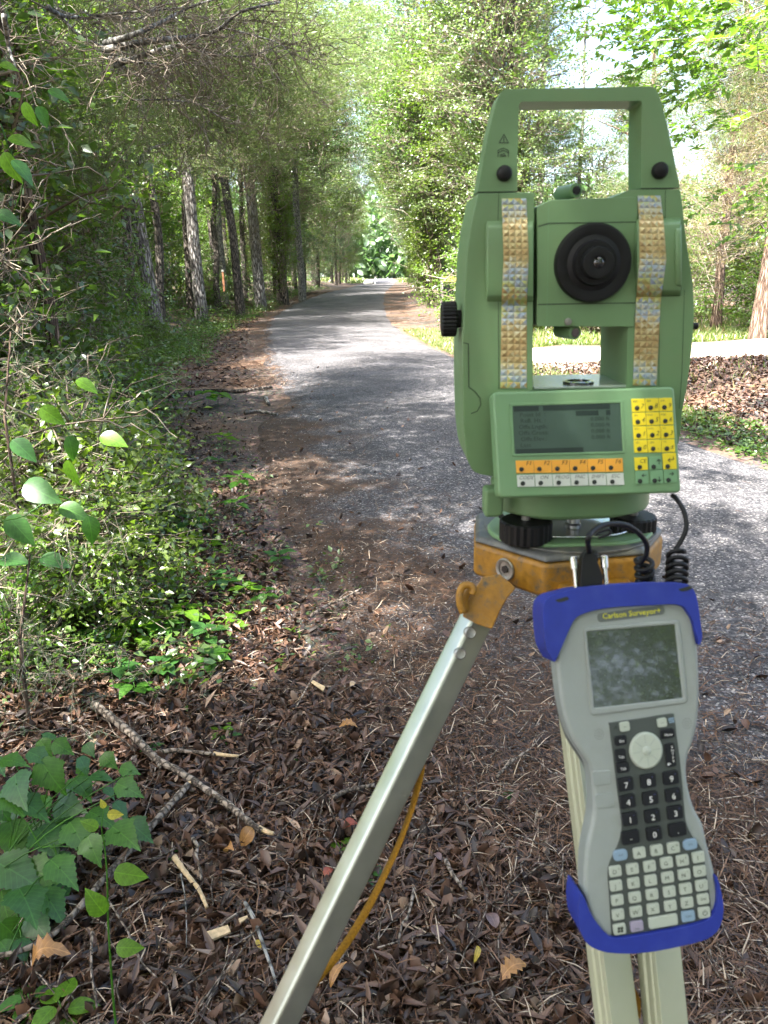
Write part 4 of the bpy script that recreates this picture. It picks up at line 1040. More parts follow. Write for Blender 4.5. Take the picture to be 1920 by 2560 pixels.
def chip(label, quad, th=.006):
    P = gpts(quad, .058)
    c = sum(P, Vector()) / 4
    V = [p + Vector((0, 0, .001 * (i % 2))) for i, p in enumerate(P)] + [p - Vector((0, 0, th)) for p in P]
    o = obj('wood_chip', V, [[0, 1, 2, 3], [7, 6, 5, 4], [0, 4, 5, 1], [1, 5, 6, 2], [2, 6, 7, 3], [3, 7, 4, 0]], M_['split_wood'], None, bevel=.001, origin=c)
    tag(o, label, 'wood chip')
chip('blocky pale wood chip lying below the pale splintered stick', [(517, 2328), (570, 2312), (577, 2328), (521, 2353)])
chip('long cream wood chip on the litter above the forked branch', [(777, 1705), (782, 1700), (813, 1716), (808, 1727)], .004)
chip('short cream bark chip near the lower right of the lichened stick', [(596, 2296), (618, 2288), (620, 2292), (600, 2308)], .004)

def leaf_mesh(name, outline, fold=.15, droop=.15, curl=.0):
    """leaf blade: OUTLINE half profile [(along, half width)] mirrored over a midrib"""
    V, F = [], []
    n = len(outline)
    for i, (a, w) in enumerate(outline):
        z = -droop * a * a + curl * math.sin(a * 3.1)
        V += [(a, w, z + fold * w + curl * w), (a, 0, z), (a, -w, z + fold * w - curl * w * .5)]
    for i in range(n - 1):
        b = i * 3
        F += [(b, b + 1, b + 4, b + 3), (b + 1, b + 2, b + 5, b + 4)]
    me = bpy.data.meshes.new(name); me.from_pydata(V, [], F)
    me.polygons.foreach_set('use_smooth', [True] * len(F))
    return me
OVATE = [(0, .005), (.06, .16), (.16, .26), (.32, .325), (.5, .30), (.68, .22), (.84, .12), (.95, .04), (1, .002)]
OAK = [(0, .03), (.12, .10), (.24, .24), (.32, .13), (.45, .30), (.55, .16), (.66, .30), (.76, .14), (.88, .16), (1, .01)]
NARROW = [(0, .01), (.15, .09), (.35, .15), (.6, .14), (.8, .08), (1, .002)]
SERR = [(-.04, .03), (-.06, .13), (0, .24), (.04, .23), (.08, .33), (.13, .31), (.17, .38), (.22, .35), (.26, .44), (.30, .42), (.34, .45), (.38, .36), (.43, .31), (.48, .33), (.52, .27), (.58, .27), (.62, .20), (.68, .21), (.72, .14), (.79, .14), (.83, .07), (.9, .06), (1, .002)]
def leafcol(name, a, tr, gl=.08):
    gl *= .4
    m = leafmat(name, tuple(c * .8 for c in a), tuple(min(1, c * 1.2) for c in a), trans=tr, gloss=gl, patch=.5)
    nt = m.node_tree; N, L = nt.nodes, nt.links
    ramp = [n for n in N if n.type == 'VALTORGB'][0]
    tc = [n for n in N if n.type == 'TEX_COORD'][0]
    def mth(op, a_, b_=None, c_=None):
        q = N.new('ShaderNodeMath'); q.operation = op
        for i_, v_ in enumerate((a_, b_, c_)):
            if v_ is None: continue
            if isinstance(v_, (int, float)): q.inputs[i_].default_value = v_
            else: L.new(v_, q.inputs[i_])
        return q.outputs[0]
    sx = N.new('ShaderNodeSeparateXYZ'); L.new(tc.outputs['Object'], sx.inputs[0])
    ay = mth('ABSOLUTE', sx.outputs[1])
    ph = mth('MULTIPLY', mth('SUBTRACT', sx.outputs[0], mth('MULTIPLY', ay, 1.0)), 50.0)
    vein = mth('GREATER_THAN', mth('SINE', ph), .86)
    rib = mth('LESS_THAN', ay, .014)
    vv = mth('MULTIPLY', mth('MAXIMUM', vein, mth('MULTIPLY', rib, 2.2)), .2)
    nz = N.new('ShaderNodeTexNoise'); nz.inputs['Scale'].default_value = 6; nz.inputs['Detail'].default_value = 8; L.new(tc.outputs['Object'], nz.inputs['Vector'])
    br = mth('ADD', vv, mth('MULTIPLY_ADD', nz.outputs['Fac'], 1.0, .4))
    mu = N.new('ShaderNodeMixRGB'); mu.blend_type = 'MULTIPLY'; mu.inputs[0].default_value = 1
    tgt = [l.to_socket for l in ramp.outputs[0].links]
    L.new(ramp.outputs[0], mu.inputs[1]); L.new(br, mu.inputs[2])
    for t_ in tgt: L.new(mu.outputs[0], t_)
    return m
leafcol('dead_orange', (.34, .17, .06), .15); leafcol('dead_red', (.25, .06, .035), .1); leafcol('dead_purple', (.14, .085, .075), .0, .12)
leafcol('dead_tan', (.42, .31, .2), .1); leafcol('dead_yellow', (.45, .33, .06), .2)
def dead_leaf(label, px, py, size, ang, mat, outline=OVATE, tilt=(0, 0), curl=.25):
    g = gpts([(px, py)], .045)[0]
    me = leaf_mesh('fallen_leaf', outline, .25, .1, curl)
    o = link('fallen_leaf', me, M_[mat], None)
    o.location = g; o.scale = (size,) * 3; o.rotation_euler = (tilt[0], tilt[1], ang)
    tag(o, label, 'leaf', 'single fallen leaves')
dead_leaf('tan orange oak leaf left of the upper tripod leg', 848, 1818, .062, .1, 'dead_orange', OAK)
dead_leaf('brick red leaf just left of the tripod leg below the broken stick', 858, 2068, .045, .3, 'dead_red')
dead_leaf('brick red leaf tucked against the left edge of the tripod leg', 812, 2192, .035, 1.0, 'dead_red')
dead_leaf('crumpled orange-brown leaf at the end of the forked branch', 602, 2115, .06, 1.1, 'dead_orange', OVATE, (.5, -.3), .5)
dead_leaf('folded orange leaf under the crumpled orange-brown leaf', 570, 2128, .045, -.9, 'dead_orange', OVATE, (.2, -.7), .3)
dead_leaf('large crumpled orange leaf near the lower left corner', 80, 2420, .085, .2, 'dead_orange', OAK, (.1, -.3), .5)
dead_leaf('large pale orange leaf on the ground right of the strap near the lower edge', 1250, 2452, .07, .5, 'dead_orange', OAK, (.1, -.2), .3)
dead_leaf('yellow curled leaf beside the large pale orange leaf', 1184, 2410, .045, 1.2, 'dead_yellow', NARROW, (.3, -.2), .4)
dead_leaf('smooth purple-brown oval leaf right of the small dark stick', 1240, 2320, .05, 1.9, 'dead_purple')
dead_leaf('broad purple-brown leaf right of the strap', 1090, 2345, .05, 1.3, 'dead_purple', OVATE, (.1, .1), .1)
dead_leaf('long orange leaf leaning beside the strap near the lower edge', 826, 2470, .06, .9, 'dead_orange', NARROW, (0, -.5), .3)
dead_leaf('pinkish tan round leaf on the straw above the forked branch', 876, 1716, .034, .8, 'dead_tan')
dead_leaf('pinkish oval leaf near the small dark stick', 1102, 2150, .032, 2.2, 'dead_purple')
dead_leaf('tan curled leaf right of the straight brown branch', 280, 2090, .045, .6, 'dead_tan', OVATE, (.4, -.3), .5)
dead_leaf('yellowish scrap of leaf caught behind the forked branch', 222, 1880, .05, 1.2, 'dead_tan', NARROW, (.3, -.5), .4)
dead_leaf('small crimson leaf on the litter among the creepers', 650, 1480, .035, .3, 'dead_red')
dead_leaf('crimson leaf beside the short pale stick left of the path', 400, 1175, .05, .3, 'dead_red')
dead_leaf('yellow leaf on the litter to the right of the forked branch tip', 652, 2372, .03, 1.9, 'dead_yellow')

# ---------------------------------------------------------------- single green plants near the camera
leafcol('vine_leaf', (.055, .15, .018), .4, .07); leafcol('fresh_leaf', (.11, .23, .015), .5, .07); leafcol('dull_leaf', (.04, .115, .025), .35, .08); leafcol('yellow_leaf', (.4, .36, .04), .4)
for a in (OVATE, SERR): pass
ME_SERR = leaf_mesh('leaf', SERR, .12, .3); ME_OV = leaf_mesh('leaf', OVATE, .2, .25); ME_OV2 = leaf_mesh('leaf', OVATE, .12, .1)
_lm = {}
def shared_leaf(kind, mat):
    if (kind, mat) not in _lm:
        me = {'serr': ME_SERR, 'ov': ME_OV, 'ov2': ME_OV2}[kind].copy(); me.materials.append(M_[mat]); _lm[(kind, mat)] = me
    return _lm[(kind, mat)]
def add_leaf(parent, kind, mat, p, d, nrm, size):
    """one leaf growing from P along D with its face towards NRM"""
    d = Vector(d).normalized(); nrm = Vector(nrm); nrm = (nrm - d * nrm.dot(d)).normalized(); s = nrm.cross(d)
    o = bpy.data.objects.new('leaf', shared_leaf(kind, mat)); COL.objects.link(o); o.parent = parent
    R = Matrix((d, s, nrm)).transposed().to_4x4() @ Matrix.Diagonal((size, size, size, 1))
    R.translation = Vector(p) - ORI[parent.name]
    o.matrix_local = R
    return o
R2 = random.Random(31)
# broad serrated leaves at the lower left
g0 = on_z(60, 2250, 0)
vp = thing('broadleaf_plant', 'broad serrated green leaves crowding the lower left corner', 'plant', (g0.x, g0.y, 0))
spots = [(40, 1960, 250), (120, 1930, 240), (200, 1960, 210), (255, 1940, 150), (320, 1970, 170), (70, 2010, 230), (160, 2010, 230), (30, 2080, 260), (250, 2040, 200), (110, 2090, 240), (190, 2080, 230), (300, 2080, 230), (20, 2170, 300),
         (90, 2180, 250), (150, 2170, 220), (60, 2240, 280), (125, 2250, 230), (10, 2260, 230), (90, 2310, 210), (30, 2330, 220), (160, 1870, 140), (215, 1920, 120), (275, 1905, 130), (330, 1925, 120), (100, 1890, 160), (30, 1900, 180), (20, 2000, 200), (60, 2380, 130), (20, 2380, 120), (230, 2120, 180)]
for j, (px, py, s) in enumerate(spots):
    Y = 1.75 - (py - 1900) / 500 * .38 + R2.uniform(-.06, .06)
    p = on_y(px, py, Y)
    d = Vector((R2.uniform(.2, 1), R2.uniform(-.9, -.1), R2.uniform(-.5, .1)))
    add_leaf(vp, 'serr', 'dull_leaf' if j % 3 == 0 else 'vine_leaf', p - d.normalized() * .03, d, (R2.uniform(-.5, .5), R2.uniform(-.9, .3), 1), s * .00043)
    for _ in range(1):
        p2 = on_y(px + R2.uniform(-110, 60), py + R2.uniform(-50, 60), Y + R2.uniform(.03, .2)); d2_ = Vector((R2.uniform(-.6, 1), R2.uniform(-.9, .2), R2.uniform(-.6, .1)))
        add_leaf(vp, 'serr', 'vine_leaf' if j % 3 == 0 else 'dull_leaf', p2, d2_, (R2.uniform(-.5, .5), R2.uniform(-.8, .3), 1), s * .00036)
    base = Vector((g0.x + R2.uniform(-.15, .12), g0.y + R2.uniform(-.1, .2), 0))
    tube('stem', curve_pts([base, base.lerp(p, .5) + Vector((0, 0, .05)), p], 4), .0018, M_['vine_leaf'], vp, n=5)
# fresh upright shoot with oval leaves
b0 = on_z(300, 2640, 0.0)
sh = thing('leafy_shoot', 'thin upright green shoot with a few fresh oval leaves at the lower left', 'plant', (b0.x, b0.y, 0))
SP = [on_y(px, py, b0.y + dy) for px, py, dy in [(300, 2640, 0), (285, 2520, .01), (276, 2400, 0), (270, 2300, .01), (268, 2200, 0), (262, 2120, .01), (254, 2070, 0), (260, 2020, 0)]]
tube('stem', curve_pts(SP, 4), [.0026 - .0018 * i / 28 for i in range(29)], M_['vine_leaf'], sh, n=6)
for px, py, d, s, mt in [(285, 2180, (1, -.1, -.15), .062, 'fresh_leaf'), (290, 2368, (1, -.1, .0), .052, 'fresh_leaf'), (262, 2285, (-.45, -.1, .95), .062, 'fresh_leaf'), (246, 2070, (-.8, -.1, .5), .035, 'fresh_leaf'),
                         (268, 2036, (1, 0, -.05), .028, 'yellow_leaf'), (262, 2020, (-.3, 0, .9), .018, 'yellow_leaf')]:
    p = on_y(px, py, b0.y)
    add_leaf(sh, 'ov', mt, p, d, (.1, -.75, .6), s)
# round-leaved branches leaning in from the left
for (lab, stem, Y, lv_) in [
    ('drooping greenbrier stem with large oval leaves at mid height on the left edge', [(-40, 1330), (60, 1290), (150, 1240), (230, 1300), (245, 1330)], 2.5, [(60, 1210, 150, (.8, -.3, -.3), 'dull_leaf'), (150, 1265, 120, (.9, -.2, -.3), 'vine_leaf'), (220, 1290, 110, (.2, -.2, -1), 'vine_leaf'), (170, 1150, 120, (.1, 0, -1), 'fresh_leaf'), (170, 1090, 100, (.2, 0, -1), 'vine_leaf'), (20, 1290, 150, (.5, -.2, -.6), 'dull_leaf'), (250, 1090, 110, (.9, -.2, -.2), 'fresh_leaf'), (100, 1395, 130, (1, -.2, -.1), 'dull_leaf'), (0, 1400, 130, (.8, -.2, .1), 'dull_leaf'), (100, 1020, 100, (.7, 0, -.5), 'fresh_leaf'), (190, 950, 90, (.8, 0, -.4), 'fresh_leaf'), (30, 1100, 120, (.8, -.2, -.6), 'dull_leaf')]),
    ('dangling stem with glossy backlit oval leaves at the upper left edge', [(-30, 330), (30, 390), (60, 440), (40, 520)], 2.6, [(10, 380, 110, (.3, 0, -1), 'fresh_leaf'), (30, 400, 100, (.7, 0, -.7), 'dull_leaf'), (20, 345, 90, (1, 0, -.2), 'fresh_leaf'), (60, 255, 80, (.3, 0, -1), 'fresh_leaf'), (120, 225, 80, (.8, 0, -.3), 'vine_leaf'), (95, 265, 70, (.4, 0, -1), 'vine_leaf'), (0, 160, 60, (1, 0, -.2), 'fresh_leaf'), (50, 245, 60, (-.7, 0, .4), 'vine_leaf'), (-10, 530, 90, (1, 0, -.4), 'dull_leaf')])]:
    P3 = [on_y(px, py, Y + .05 * i) for i, (px, py) in enumerate(stem)]
    g = on_z(-200, 1700, 0)
    t = thing('greenbrier', lab, 'vine', (P3[0].x - .2, Y, 0))
    tube('stem', curve_pts([Vector((P3[0].x - .2, Y, 0)), Vector((P3[0].x - .22, Y, P3[0].z * .6))] + P3, 4), .0025, M_['vine_leaf'], t, n=5)
    for px, py, s, d, mt in lv_:
        p = on_y(px, py, Y + R2.uniform(-.1, .15))
        add_leaf(t, 'ov', mt, p, d, (R2.uniform(-.6, .6), -.5 + R2.uniform(-.4, .3), .8), s * .00088)
# seedlings dotted over the litter
LM = [('the forked branch', 460, 1930), ('the lichened stick', 660, 2380), ('the tripod leg', 900, 2000), ('the dark rotten log', 500, 985), ('the short pale stick', 450, 1150), ('the low cedar seedling', 110, 1600), ('the broad serrated leaves', 150, 2120),
      ('the splintered pale stick', 480, 2210), ('the cream wood chip', 795, 1715), ('the thin forked grey stick', 840, 1500), ('the yellow strap', 940, 2250), ('the handheld', 1450, 1980), ('the drooping greenbrier leaves', 170, 1280)]
_used = set()
def place_words(px, py, s, colour):
    nm, lx, ly = min(LM, key=lambda q: (q[1] - px) ** 2 + (q[2] - py) ** 2)
    dx, dy = px - lx, py - ly
    h = 'right of' if dx > 0 else 'left of'; v = 'below' if dy > 0 else 'above'
    rel = h if abs(dx) > 2.2 * abs(dy) else (v if abs(dy) > 2.2 * abs(dx) else v + ' and ' + h)
    d = math.hypot(dx, dy)
    far = 'close ' if d < 90 else ('' if d < 190 else 'well ')
    size = 'tiny' if s < 60 else ('small' if s < 95 else 'larger')
    for extra in ('', ' with pointed leaves', ' in the litter', ' among dead leaves'):
        l = f'{size} {colour} seedling{extra} {far}{rel} {nm}'
        if l not in _used: break
    _used.add(l)
    return l
seed_spots = [(600, 1215, 90), (545, 1165, 70), (560, 1110, 80), (590, 1270, 80), (480, 1330, 110), (520, 1380, 90), (330, 1400, 110), (560, 1470, 100), (610, 1480, 90), (660, 1500, 80), (700, 1408, 90), (470, 1560, 130), (400, 1590, 120), (520, 1610, 120),
              (340, 1610, 130), (530, 1670, 110), (300, 1700, 120), (590, 1560, 80), (340, 1745, 110), (410, 1690, 100), (555, 1838, 70), (575, 1850, 60), (552, 2026, 55), (430, 2140, 60), (728, 1910, 50), (700, 2050, 50), (855, 2130, 70), (690, 2165, 55), (925, 2210, 80), (545, 1010, 90),
              (520, 1015, 100), (380, 1880, 60), (160, 2560, 150), (80, 2530, 120), (1270, 1990, 40), (640, 1730, 45), (300, 1520, 110), (250, 1600, 120), (420, 1470, 90), (250, 1450, 110)]
for j, (px, py, s) in enumerate(seed_spots):
    g = gpts([(px, py + 8)], 0)[0]
    dist = (g - CAM).length
    far = 'near the edge of the herbs' if py < 1500 else 'on the open leaf litter'
    t = thing('seedling', place_words(px, py, s, ['mid green', 'dull green', 'yellow-green'][j % 3 if s > 60 else 1]), 'seedling', g, 'green seedlings in the litter')
    h = s / FPX * dist * .45
    tube('stem', [g, g + Vector((.002, 0, h * .6)), g + Vector((0, 0, h))], .0012, M_['vine_leaf'], t, n=4)
    nl = 6 if s > 75 else 4
    a0 = R2.uniform(0, 6)
    for q in range(nl):
        a = a0 + q * 6.283 / nl + R2.uniform(-.3, .3)
        hh = h * R2.uniform(.5, 1)
        add_leaf(t, 'ov' if q % 2 else 'ov2', ['vine_leaf', 'dull_leaf', 'fresh_leaf'][j % 3 if s > 60 else 1], g + Vector((math.cos(a) * h * .2, math.sin(a) * h * .2, hh)), (math.cos(a), math.sin(a), R2.uniform(-.2, .3)), (0, 0, 1), s / FPX * dist * .42)
# fine cedar sprays low on the left
rng = np.random.default_rng(8)
for (lab, px, py, Y, n, ext) in [('low dark green cedar seedling with feathery sprays at the left edge', 110, 1600, 2.35, 60, .30), ('feathery dark cedar bough above the low cedar seedling at the left edge', 60, 1040, 3.2, 40, .34)]:
    c = on_y(px, py, Y)
    t = thing('young_cedar', lab, 'cedar', (c.x - .1, c.y, 0))
    tube('stem', [Vector((c.x - .1, c.y, 0)), Vector((c.x - .08, c.y, c.z)), Vector((c.x, c.y, c.z + ext))], [.008, .006, .003], M_['cedar_bark'], t, n=6)
    A, B = [], []
    Cn, Dn = [], []
    for j in range(n):
        a = np.array(c) + rng.normal(size=3) * np.array([ext * .7, ext * .6, ext * .7])
        d = unit(np.array([rng.normal() + .3, rng.normal() - .2, rng.normal() * .7 + .1])); e = a + d * rng.uniform(.1, .2)
        A.append(a); B.append(e)
        for _ in range(7):
            f = a + (e - a) * rng.uniform(0, 1); d2 = unit(d + rng.normal(size=3) * .6); e2 = f + d2 * rng.uniform(.04, .09)
            A.append(f); B.append(e2)
            for q in range(16):
                Cn.append(f + (e2 - f) * q / 15); Dn.append(unit(d2 + rng.normal(size=3) * .8))
    V, T, Mi = join([(*twig_data(np.array(A), np.array(B), .0013, .0006), 1), (*leaf_cloud(rng, np.array(Cn), .014, (NEEDLE[0] * np.array([1, 1.6, 1]), NEEDLE[1]), up=.2, direction=np.array(Dn), dspread=.1), 0)])
    link('spray', tri_mesh('spray', V - np.array(t.location), T, [M_['needle_green'], M_['twig']], Mi), None, t, kind='stuff')
# yellow rail in the trees on the right, orange stake on the left, pale post far down the road
for nm, lab, cat, pA, pB, w, h, colr in [('wooden_rail', 'yellow wooden rail between the trees right of the road', 'rail', on_y(1105, 698, 27), on_y(1170, 698, 27), .12, .05, 'rail_yellow'),]:
    plastic('rail_yellow', (.55, .38, .10), .7, noise=.2)
    t = thing(nm, lab, cat, (pA + pB) / 2)
    beam('board', pA, pB, .17, .04, (0, 0, 1), M_['rail_yellow'], t)
    for q in (pA, pB):
        beam('post', Vector((q.x, q.y + .06, hz(q.x, q.y) - .1)), Vector((q.x, q.y + .06, q.z + .15)), .09, .09, (1, 0, 0), M_['grey_bark'], t)
plastic('stake_orange', (.35, .16, .08), .8); plastic('white_paint', (.75, .73, .65), .6)
p = on_y(560, 721, 26.5)
t = thing('survey_stake', 'orange wooden stake with a white top standing before the pale slim trunk', 'stake', (p.x, p.y, p.z - .1))
beam('post', p - Vector((0, 0, .1)), p + Vector((0, 0, .52)), .06, .03, (1, 0, 0), M_['stake_orange'], t)
beam('cap', p + Vector((0, 0, .52)), p + Vector((0, 0, .58)), .07, .04, (1, 0, 0), M_['white_paint'], t)
p = on_y(924, 712, 80)
t = thing('roadside_marker', 'small white marker and pale stone at the far left road edge', 'marker', (p.x, p.y, p.z))
beam('post', p + Vector((.55, 0, -.1)), p + Vector((.55, 0, .75)), .1, .08, (1, 0, 0), M_['white_paint'], t)
lathe('stone', p + Vector((-.15, 0, -.05)), (0, 0, 1), [(0, .45), (.25, .5), (.5, .4), (.62, .15)], M_['white_paint'], t, n=12)

# ================================================================ instrument materials
GREEN = (.150, .262, .122)
plastic('instrument_green', GREEN, .42, noise=.05, scale=25, bump=.3, dirt=.3, dirtcol=(.16, .2, .1))
plastic('panel_green', (.155, .288, .14), .42, noise=.04, scale=25, bump=.25, dirt=.22, dirtcol=(.16, .2, .1))
plastic('seam_black', (.02, .03, .02), .7)
plastic('black_rubber', (.007, .007, .008), .5, spec=.3, noise=.2, scale=90)
plastic('black_plastic', (.02, .02, .022), .3)
plastic('glass_dark', (.01, .01, .012), .04, coat=1)
plastic('steel', (.62, .6, .56), .25, noise=.1, metal=1.0)
plastic('steel_dull', (.38, .37, .35), .42, noise=.25, scale=120, metal=.9)
plastic('mirror_plate', (.72, .74, .76), .12, metal=1.0)
plastic('tripod_yellow', (.36, .17, .013), .5, noise=.3, scale=130, dirt=1.0, dirtcol=(.085, .075, .055), bump=.2)
plastic('tripod_grey', (.12, .12, .115), .5, noise=.25, scale=60, dirt=.4, dirtcol=(.3, .26, .16), metal=.3)
plastic('aluminium', (.46, .48, .42), .34, noise=.12, scale=30, metal=.85, dirt=.15, dirtcol=(.35, .34, .3))
plastic('leg_cream', (.42, .43, .30), .4, noise=.06, scale=14, metal=.25, dirt=.12, dirtcol=(.3, .3, .2))
plastic('strap_yellow', (.42, .20, .01), .8, noise=.35, scale=500)
plastic('key_yellow', (.75, .60, .02), .4); plastic('key_orange', (.78, .36, .04), .4); plastic('key_white', (.55, .58, .52), .4)
plastic('key_green', (.17, .33, .17), .4)
plastic('ink', (.015, .02, .015), .6)
plastic('ink_soft', (.07, .085, .06), .6)
plastic('lcd', (.045, .082, .06), .4, spec=.5, noise=.05, scale=20)
plastic('lcd_dark', (.012, .025, .02), .3); plastic('lcd_text', (.015, .03, .024), .3)
plastic('bumper_blue', (.010, .026, .27), .55, noise=.12, scale=60, bump=.5, dirt=.22, dirtcol=(.05, .07, .2))
plastic('case_grey', (.27, .30, .285), .5, noise=.04, scale=30, bump=.3, dirt=.3, dirtcol=(.2, .2, .17))
plastic('keypad_grey', (.055, .066, .062), .5)
plastic('key_black', (.008, .009, .013), .42, spec=.3)
plastic('key_pale', (.40, .44, .375), .45); plastic('key_blue', (.22, .32, .42), .45); plastic('key_mauve', (.30, .27, .36), .45)
plastic('letter_white', (.8, .8, .78), .5); plastic('letter_yellow', (.75, .72, .03), .5); plastic('letter_blue', (.1, .12, .5), .5)
plastic('nameplate_grey', (.10, .115, .11), .4)
# handheld display: glossy glass over an unlit grey-green panel, scratched
m, nt, N, L, P = nodemat('handheld_glass')
P.inputs['Base Color'].default_value = (.028, .038, .028, 1); P.inputs['Roughness'].default_value = .06; P.inputs['Specular IOR Level'].default_value = 1.0; P.inputs['Coat Weight'].default_value = 1; P.inputs['Coat Roughness'].default_value = .03
tc = N.new('ShaderNodeTexCoord'); nz = N.new('ShaderNodeTexNoise'); nz.inputs['Scale'].default_value = 700; nz.inputs['Detail'].default_value = 3
L.new(tc.outputs['Object'], nz.inputs['Vector'])
rm = N.new('ShaderNodeMapRange'); rm.inputs['From Min'].default_value = .62; rm.inputs['From Max'].default_value = .7; L.new(nz.outputs['Fac'], rm.inputs['Value'])
mxx = N.new('ShaderNodeMixRGB'); mxx.inputs[1].default_value = (.028, .038, .028, 1); mxx.inputs[2].default_value = (.10, .12, .085, 1); L.new(rm.outputs[0], mxx.inputs[0]); L.new(mxx.outputs[0], P.inputs['Base Color'])
bp = N.new('ShaderNodeBump'); bp.inputs['Strength'].default_value = .15; bp.inputs['Distance'].default_value = .0004; L.new(nz.outputs['Fac'], bp.inputs['Height']); L.new(bp.outputs[0], P.inputs['Normal'])
# holographic prism foil
m, nt, N, L, P = nodemat('prism_foil')
P.inputs['Metallic'].default_value = .55; P.inputs['Roughness'].default_value = .36
tc = N.new('ShaderNodeTexCoord'); lw = N.new('ShaderNodeNewGeometry')
rp = N.new('ShaderNodeValToRGB'); e = rp.color_ramp.elements
e[0].position = 0; e[0].color = (.55, .43, .22, 1); e[1].position = 1; e[1].color = (.66, .60, .36, 1)
for ps, cc in ((.2, (.42, .29, .13)), (.35, (.60, .50, .26)), (.5, (.60, .58, .46)), (.66, (.36, .44, .58)), (.8, (.52, .54, .2)), (.9, (.5, .32, .14))):
    k = e.new(ps); k.color = (*cc, 1)
wv = N.new('ShaderNodeTexWave'); wv.bands_direction = 'Z'; wv.inputs['Scale'].default_value = 3.1; wv.inputs['Distortion'].default_value = 1.5; wv.inputs['Detail'].default_value = 1
L.new(tc.outputs['Object'], wv.inputs['Vector'])
ma = N.new('ShaderNodeMath'); ma.operation = 'MULTIPLY_ADD'; ma.inputs[1].default_value = .35; mb_ = N.new('ShaderNodeMath'); mb_.operation = 'MULTIPLY'; mb_.inputs[1].default_value = .65
L.new(wv.outputs['Fac'], mb_.inputs[0]); L.new(lw.outputs['Random Per Island'], ma.inputs[0]); L.new(mb_.outputs[0], ma.inputs[2]); L.new(ma.outputs[0], rp.inputs['Fac'])
L.new(rp.outputs[0], P.inputs['Base Color'])

# ================================================================ total station
PF = Plane((0, .80, 0), (0, -1, 0))
c0 = on_y(1440, 1300, .86)
ts = thing('total_station', 'light green total station with prismatic tape strips standing on the tripod', 'total station', (c0.x, .86, c0.z))
G, PG, BK = M_['instrument_green'], M_['panel_green'], M_['seam_black']
# carrying handle

hout = rounded([(1195, 479), (1221, 335), (1244, 245), (1256, 223), (1634, 216), (1648, 237), (1668, 310), (1700, 469)], [1, 20, 16, 16, 18, 16, 20, 1], 4)
hin = rounded([(1293, 478), (1294, 400), (1296, 300), (1298, 254), (1606, 252), (1604, 300), (1603, 400), (1603, 470)], [1, 5, 5, 10, 10, 5, 5, 1], 4)
def uframe(name, po, pi, plane, front, depth, mat, parent, bevel):
    """open U frame: outer and inner line with as many points, closed at both feet"""
    n = len(po)
    fo = [plane.at(x, y, front) for x, y in po]; fi = [plane.at(x, y, front) for x, y in pi]
    bo = [p - plane.n * depth for p in fo]; bi = [p - plane.n * depth for p in fi]
    V = fo + fi + bo + bi; F = []
    for i in range(n - 1):
        j = i + 1
        F += [[i, j, n + j, n + i], [2*n+i, 3*n+i, 3*n+j, 2*n+j], [i, 2*n+i, 2*n+j, j], [n+i, n+j, 3*n+j, 3*n+i]]
    F += [[0, n, 3*n, 2*n], [n-1, 3*n-1, 4*n-1, 2*n-1]]
    return obj(name, V, F, mat, parent, bevel=bevel, seg=4)
uframe('carrying_handle', hout, hin, PF, 0, .040, G, ts, .0035)
for (px, py, r) in [(1260, 434, .0072), (1648, 427, .0075)]:
    lathe('handle_screw', PF.at(px, py, 0), (0, -1, 0), [(-.002, r), (.004, r), (.0065, r * .8), (.0078, r * .35)], M_['black_rubber'], ts, n=24)
# warning marks printed on the handle
def line_mark(name, segs, w, plane, front, mat, parent, closed=False):
    V, F = [], []
    for (x0, y0, x1, y1) in segs:
        d = Vector((x1 - x0, y1 - y0)).normalized(); nn = Vector((-d.y, d.x)) * w / 2; d = d * w * .4
        o = len(V)
        V += [plane.at(x0 - d.x + nn.x, y0 - d.y + nn.y, front), plane.at(x1 + d.x + nn.x, y1 + d.y + nn.y, front), plane.at(x1 + d.x - nn.x, y1 + d.y - nn.y, front), plane.at(x0 - d.x - nn.x, y0 - d.y - nn.y, front)]
        F.append([o, o + 1, o + 2, o + 3])
    return obj(name, V, F, mat, parent)
line_mark('warning_symbol', [(1260, 336, 1248, 357), (1248, 357, 1271, 357), (1271, 357, 1260, 336), (1259.5, 343, 1259.5, 351), (1259.5, 353, 1259.5, 355)], 2.0, PF, .0006, M_['ink'], ts)
line_mark('handbook_symbol', [(1245, 376, 1258, 370), (1258, 370, 1271, 376), (1245, 376, 1245, 391), (1271, 376, 1271, 391), (1245, 382, 1258, 376), (1258, 376, 1271, 382), (1250, 388, 1262, 384), (1251, 391, 1263, 388), (1253, 390, 1265, 390)], 1.9, PF, .0006, M_['ink'], ts)
# side covers (standards)
Lcov = rounded([(1195, 483), (1290, 481), (1336, 481), (1336, 560), (1333, 760), (1332, 975), (1310, 1100), (1300, 1196), (1236, 1192), (1180, 1182), (1167, 1139), (1160, 1078), (1157, 955), (1157, 852), (1162, 733), (1168, 630), (1178, 561)], [2, 2, 8, 0, 0, 0, 0, 6, 10, 22, 12, 10, 6, 6, 6, 6, 6], 3)
prism('left_cover', Lcov, PF, 0, .10, G, ts, .006, 4)
Rcov = rounded([(1531, 493), (1575, 474), (1700, 473), (1705, 505), (1714, 589), (1732, 712), (1735, 783), (1730, 873), (1719, 955), (1704, 1037), (1697, 1106), (1650, 1190), (1560, 1190), (1566, 963), (1570, 816), (1592, 700), (1592, 500)], [4, 6, 4, 6, 6, 6, 6, 6, 6, 6, 6, 0, 0, 2, 2, 0, 8], 3)
prism('right_cover', Rcov, PF, 0, .10, G, ts, .005, 4)
prism('base_housing', rounded([(1310, 972), (1590, 966), (1600, 1225), (1300, 1235)], 4, 2), PF, -.004, .088, G, ts, .004, 3)
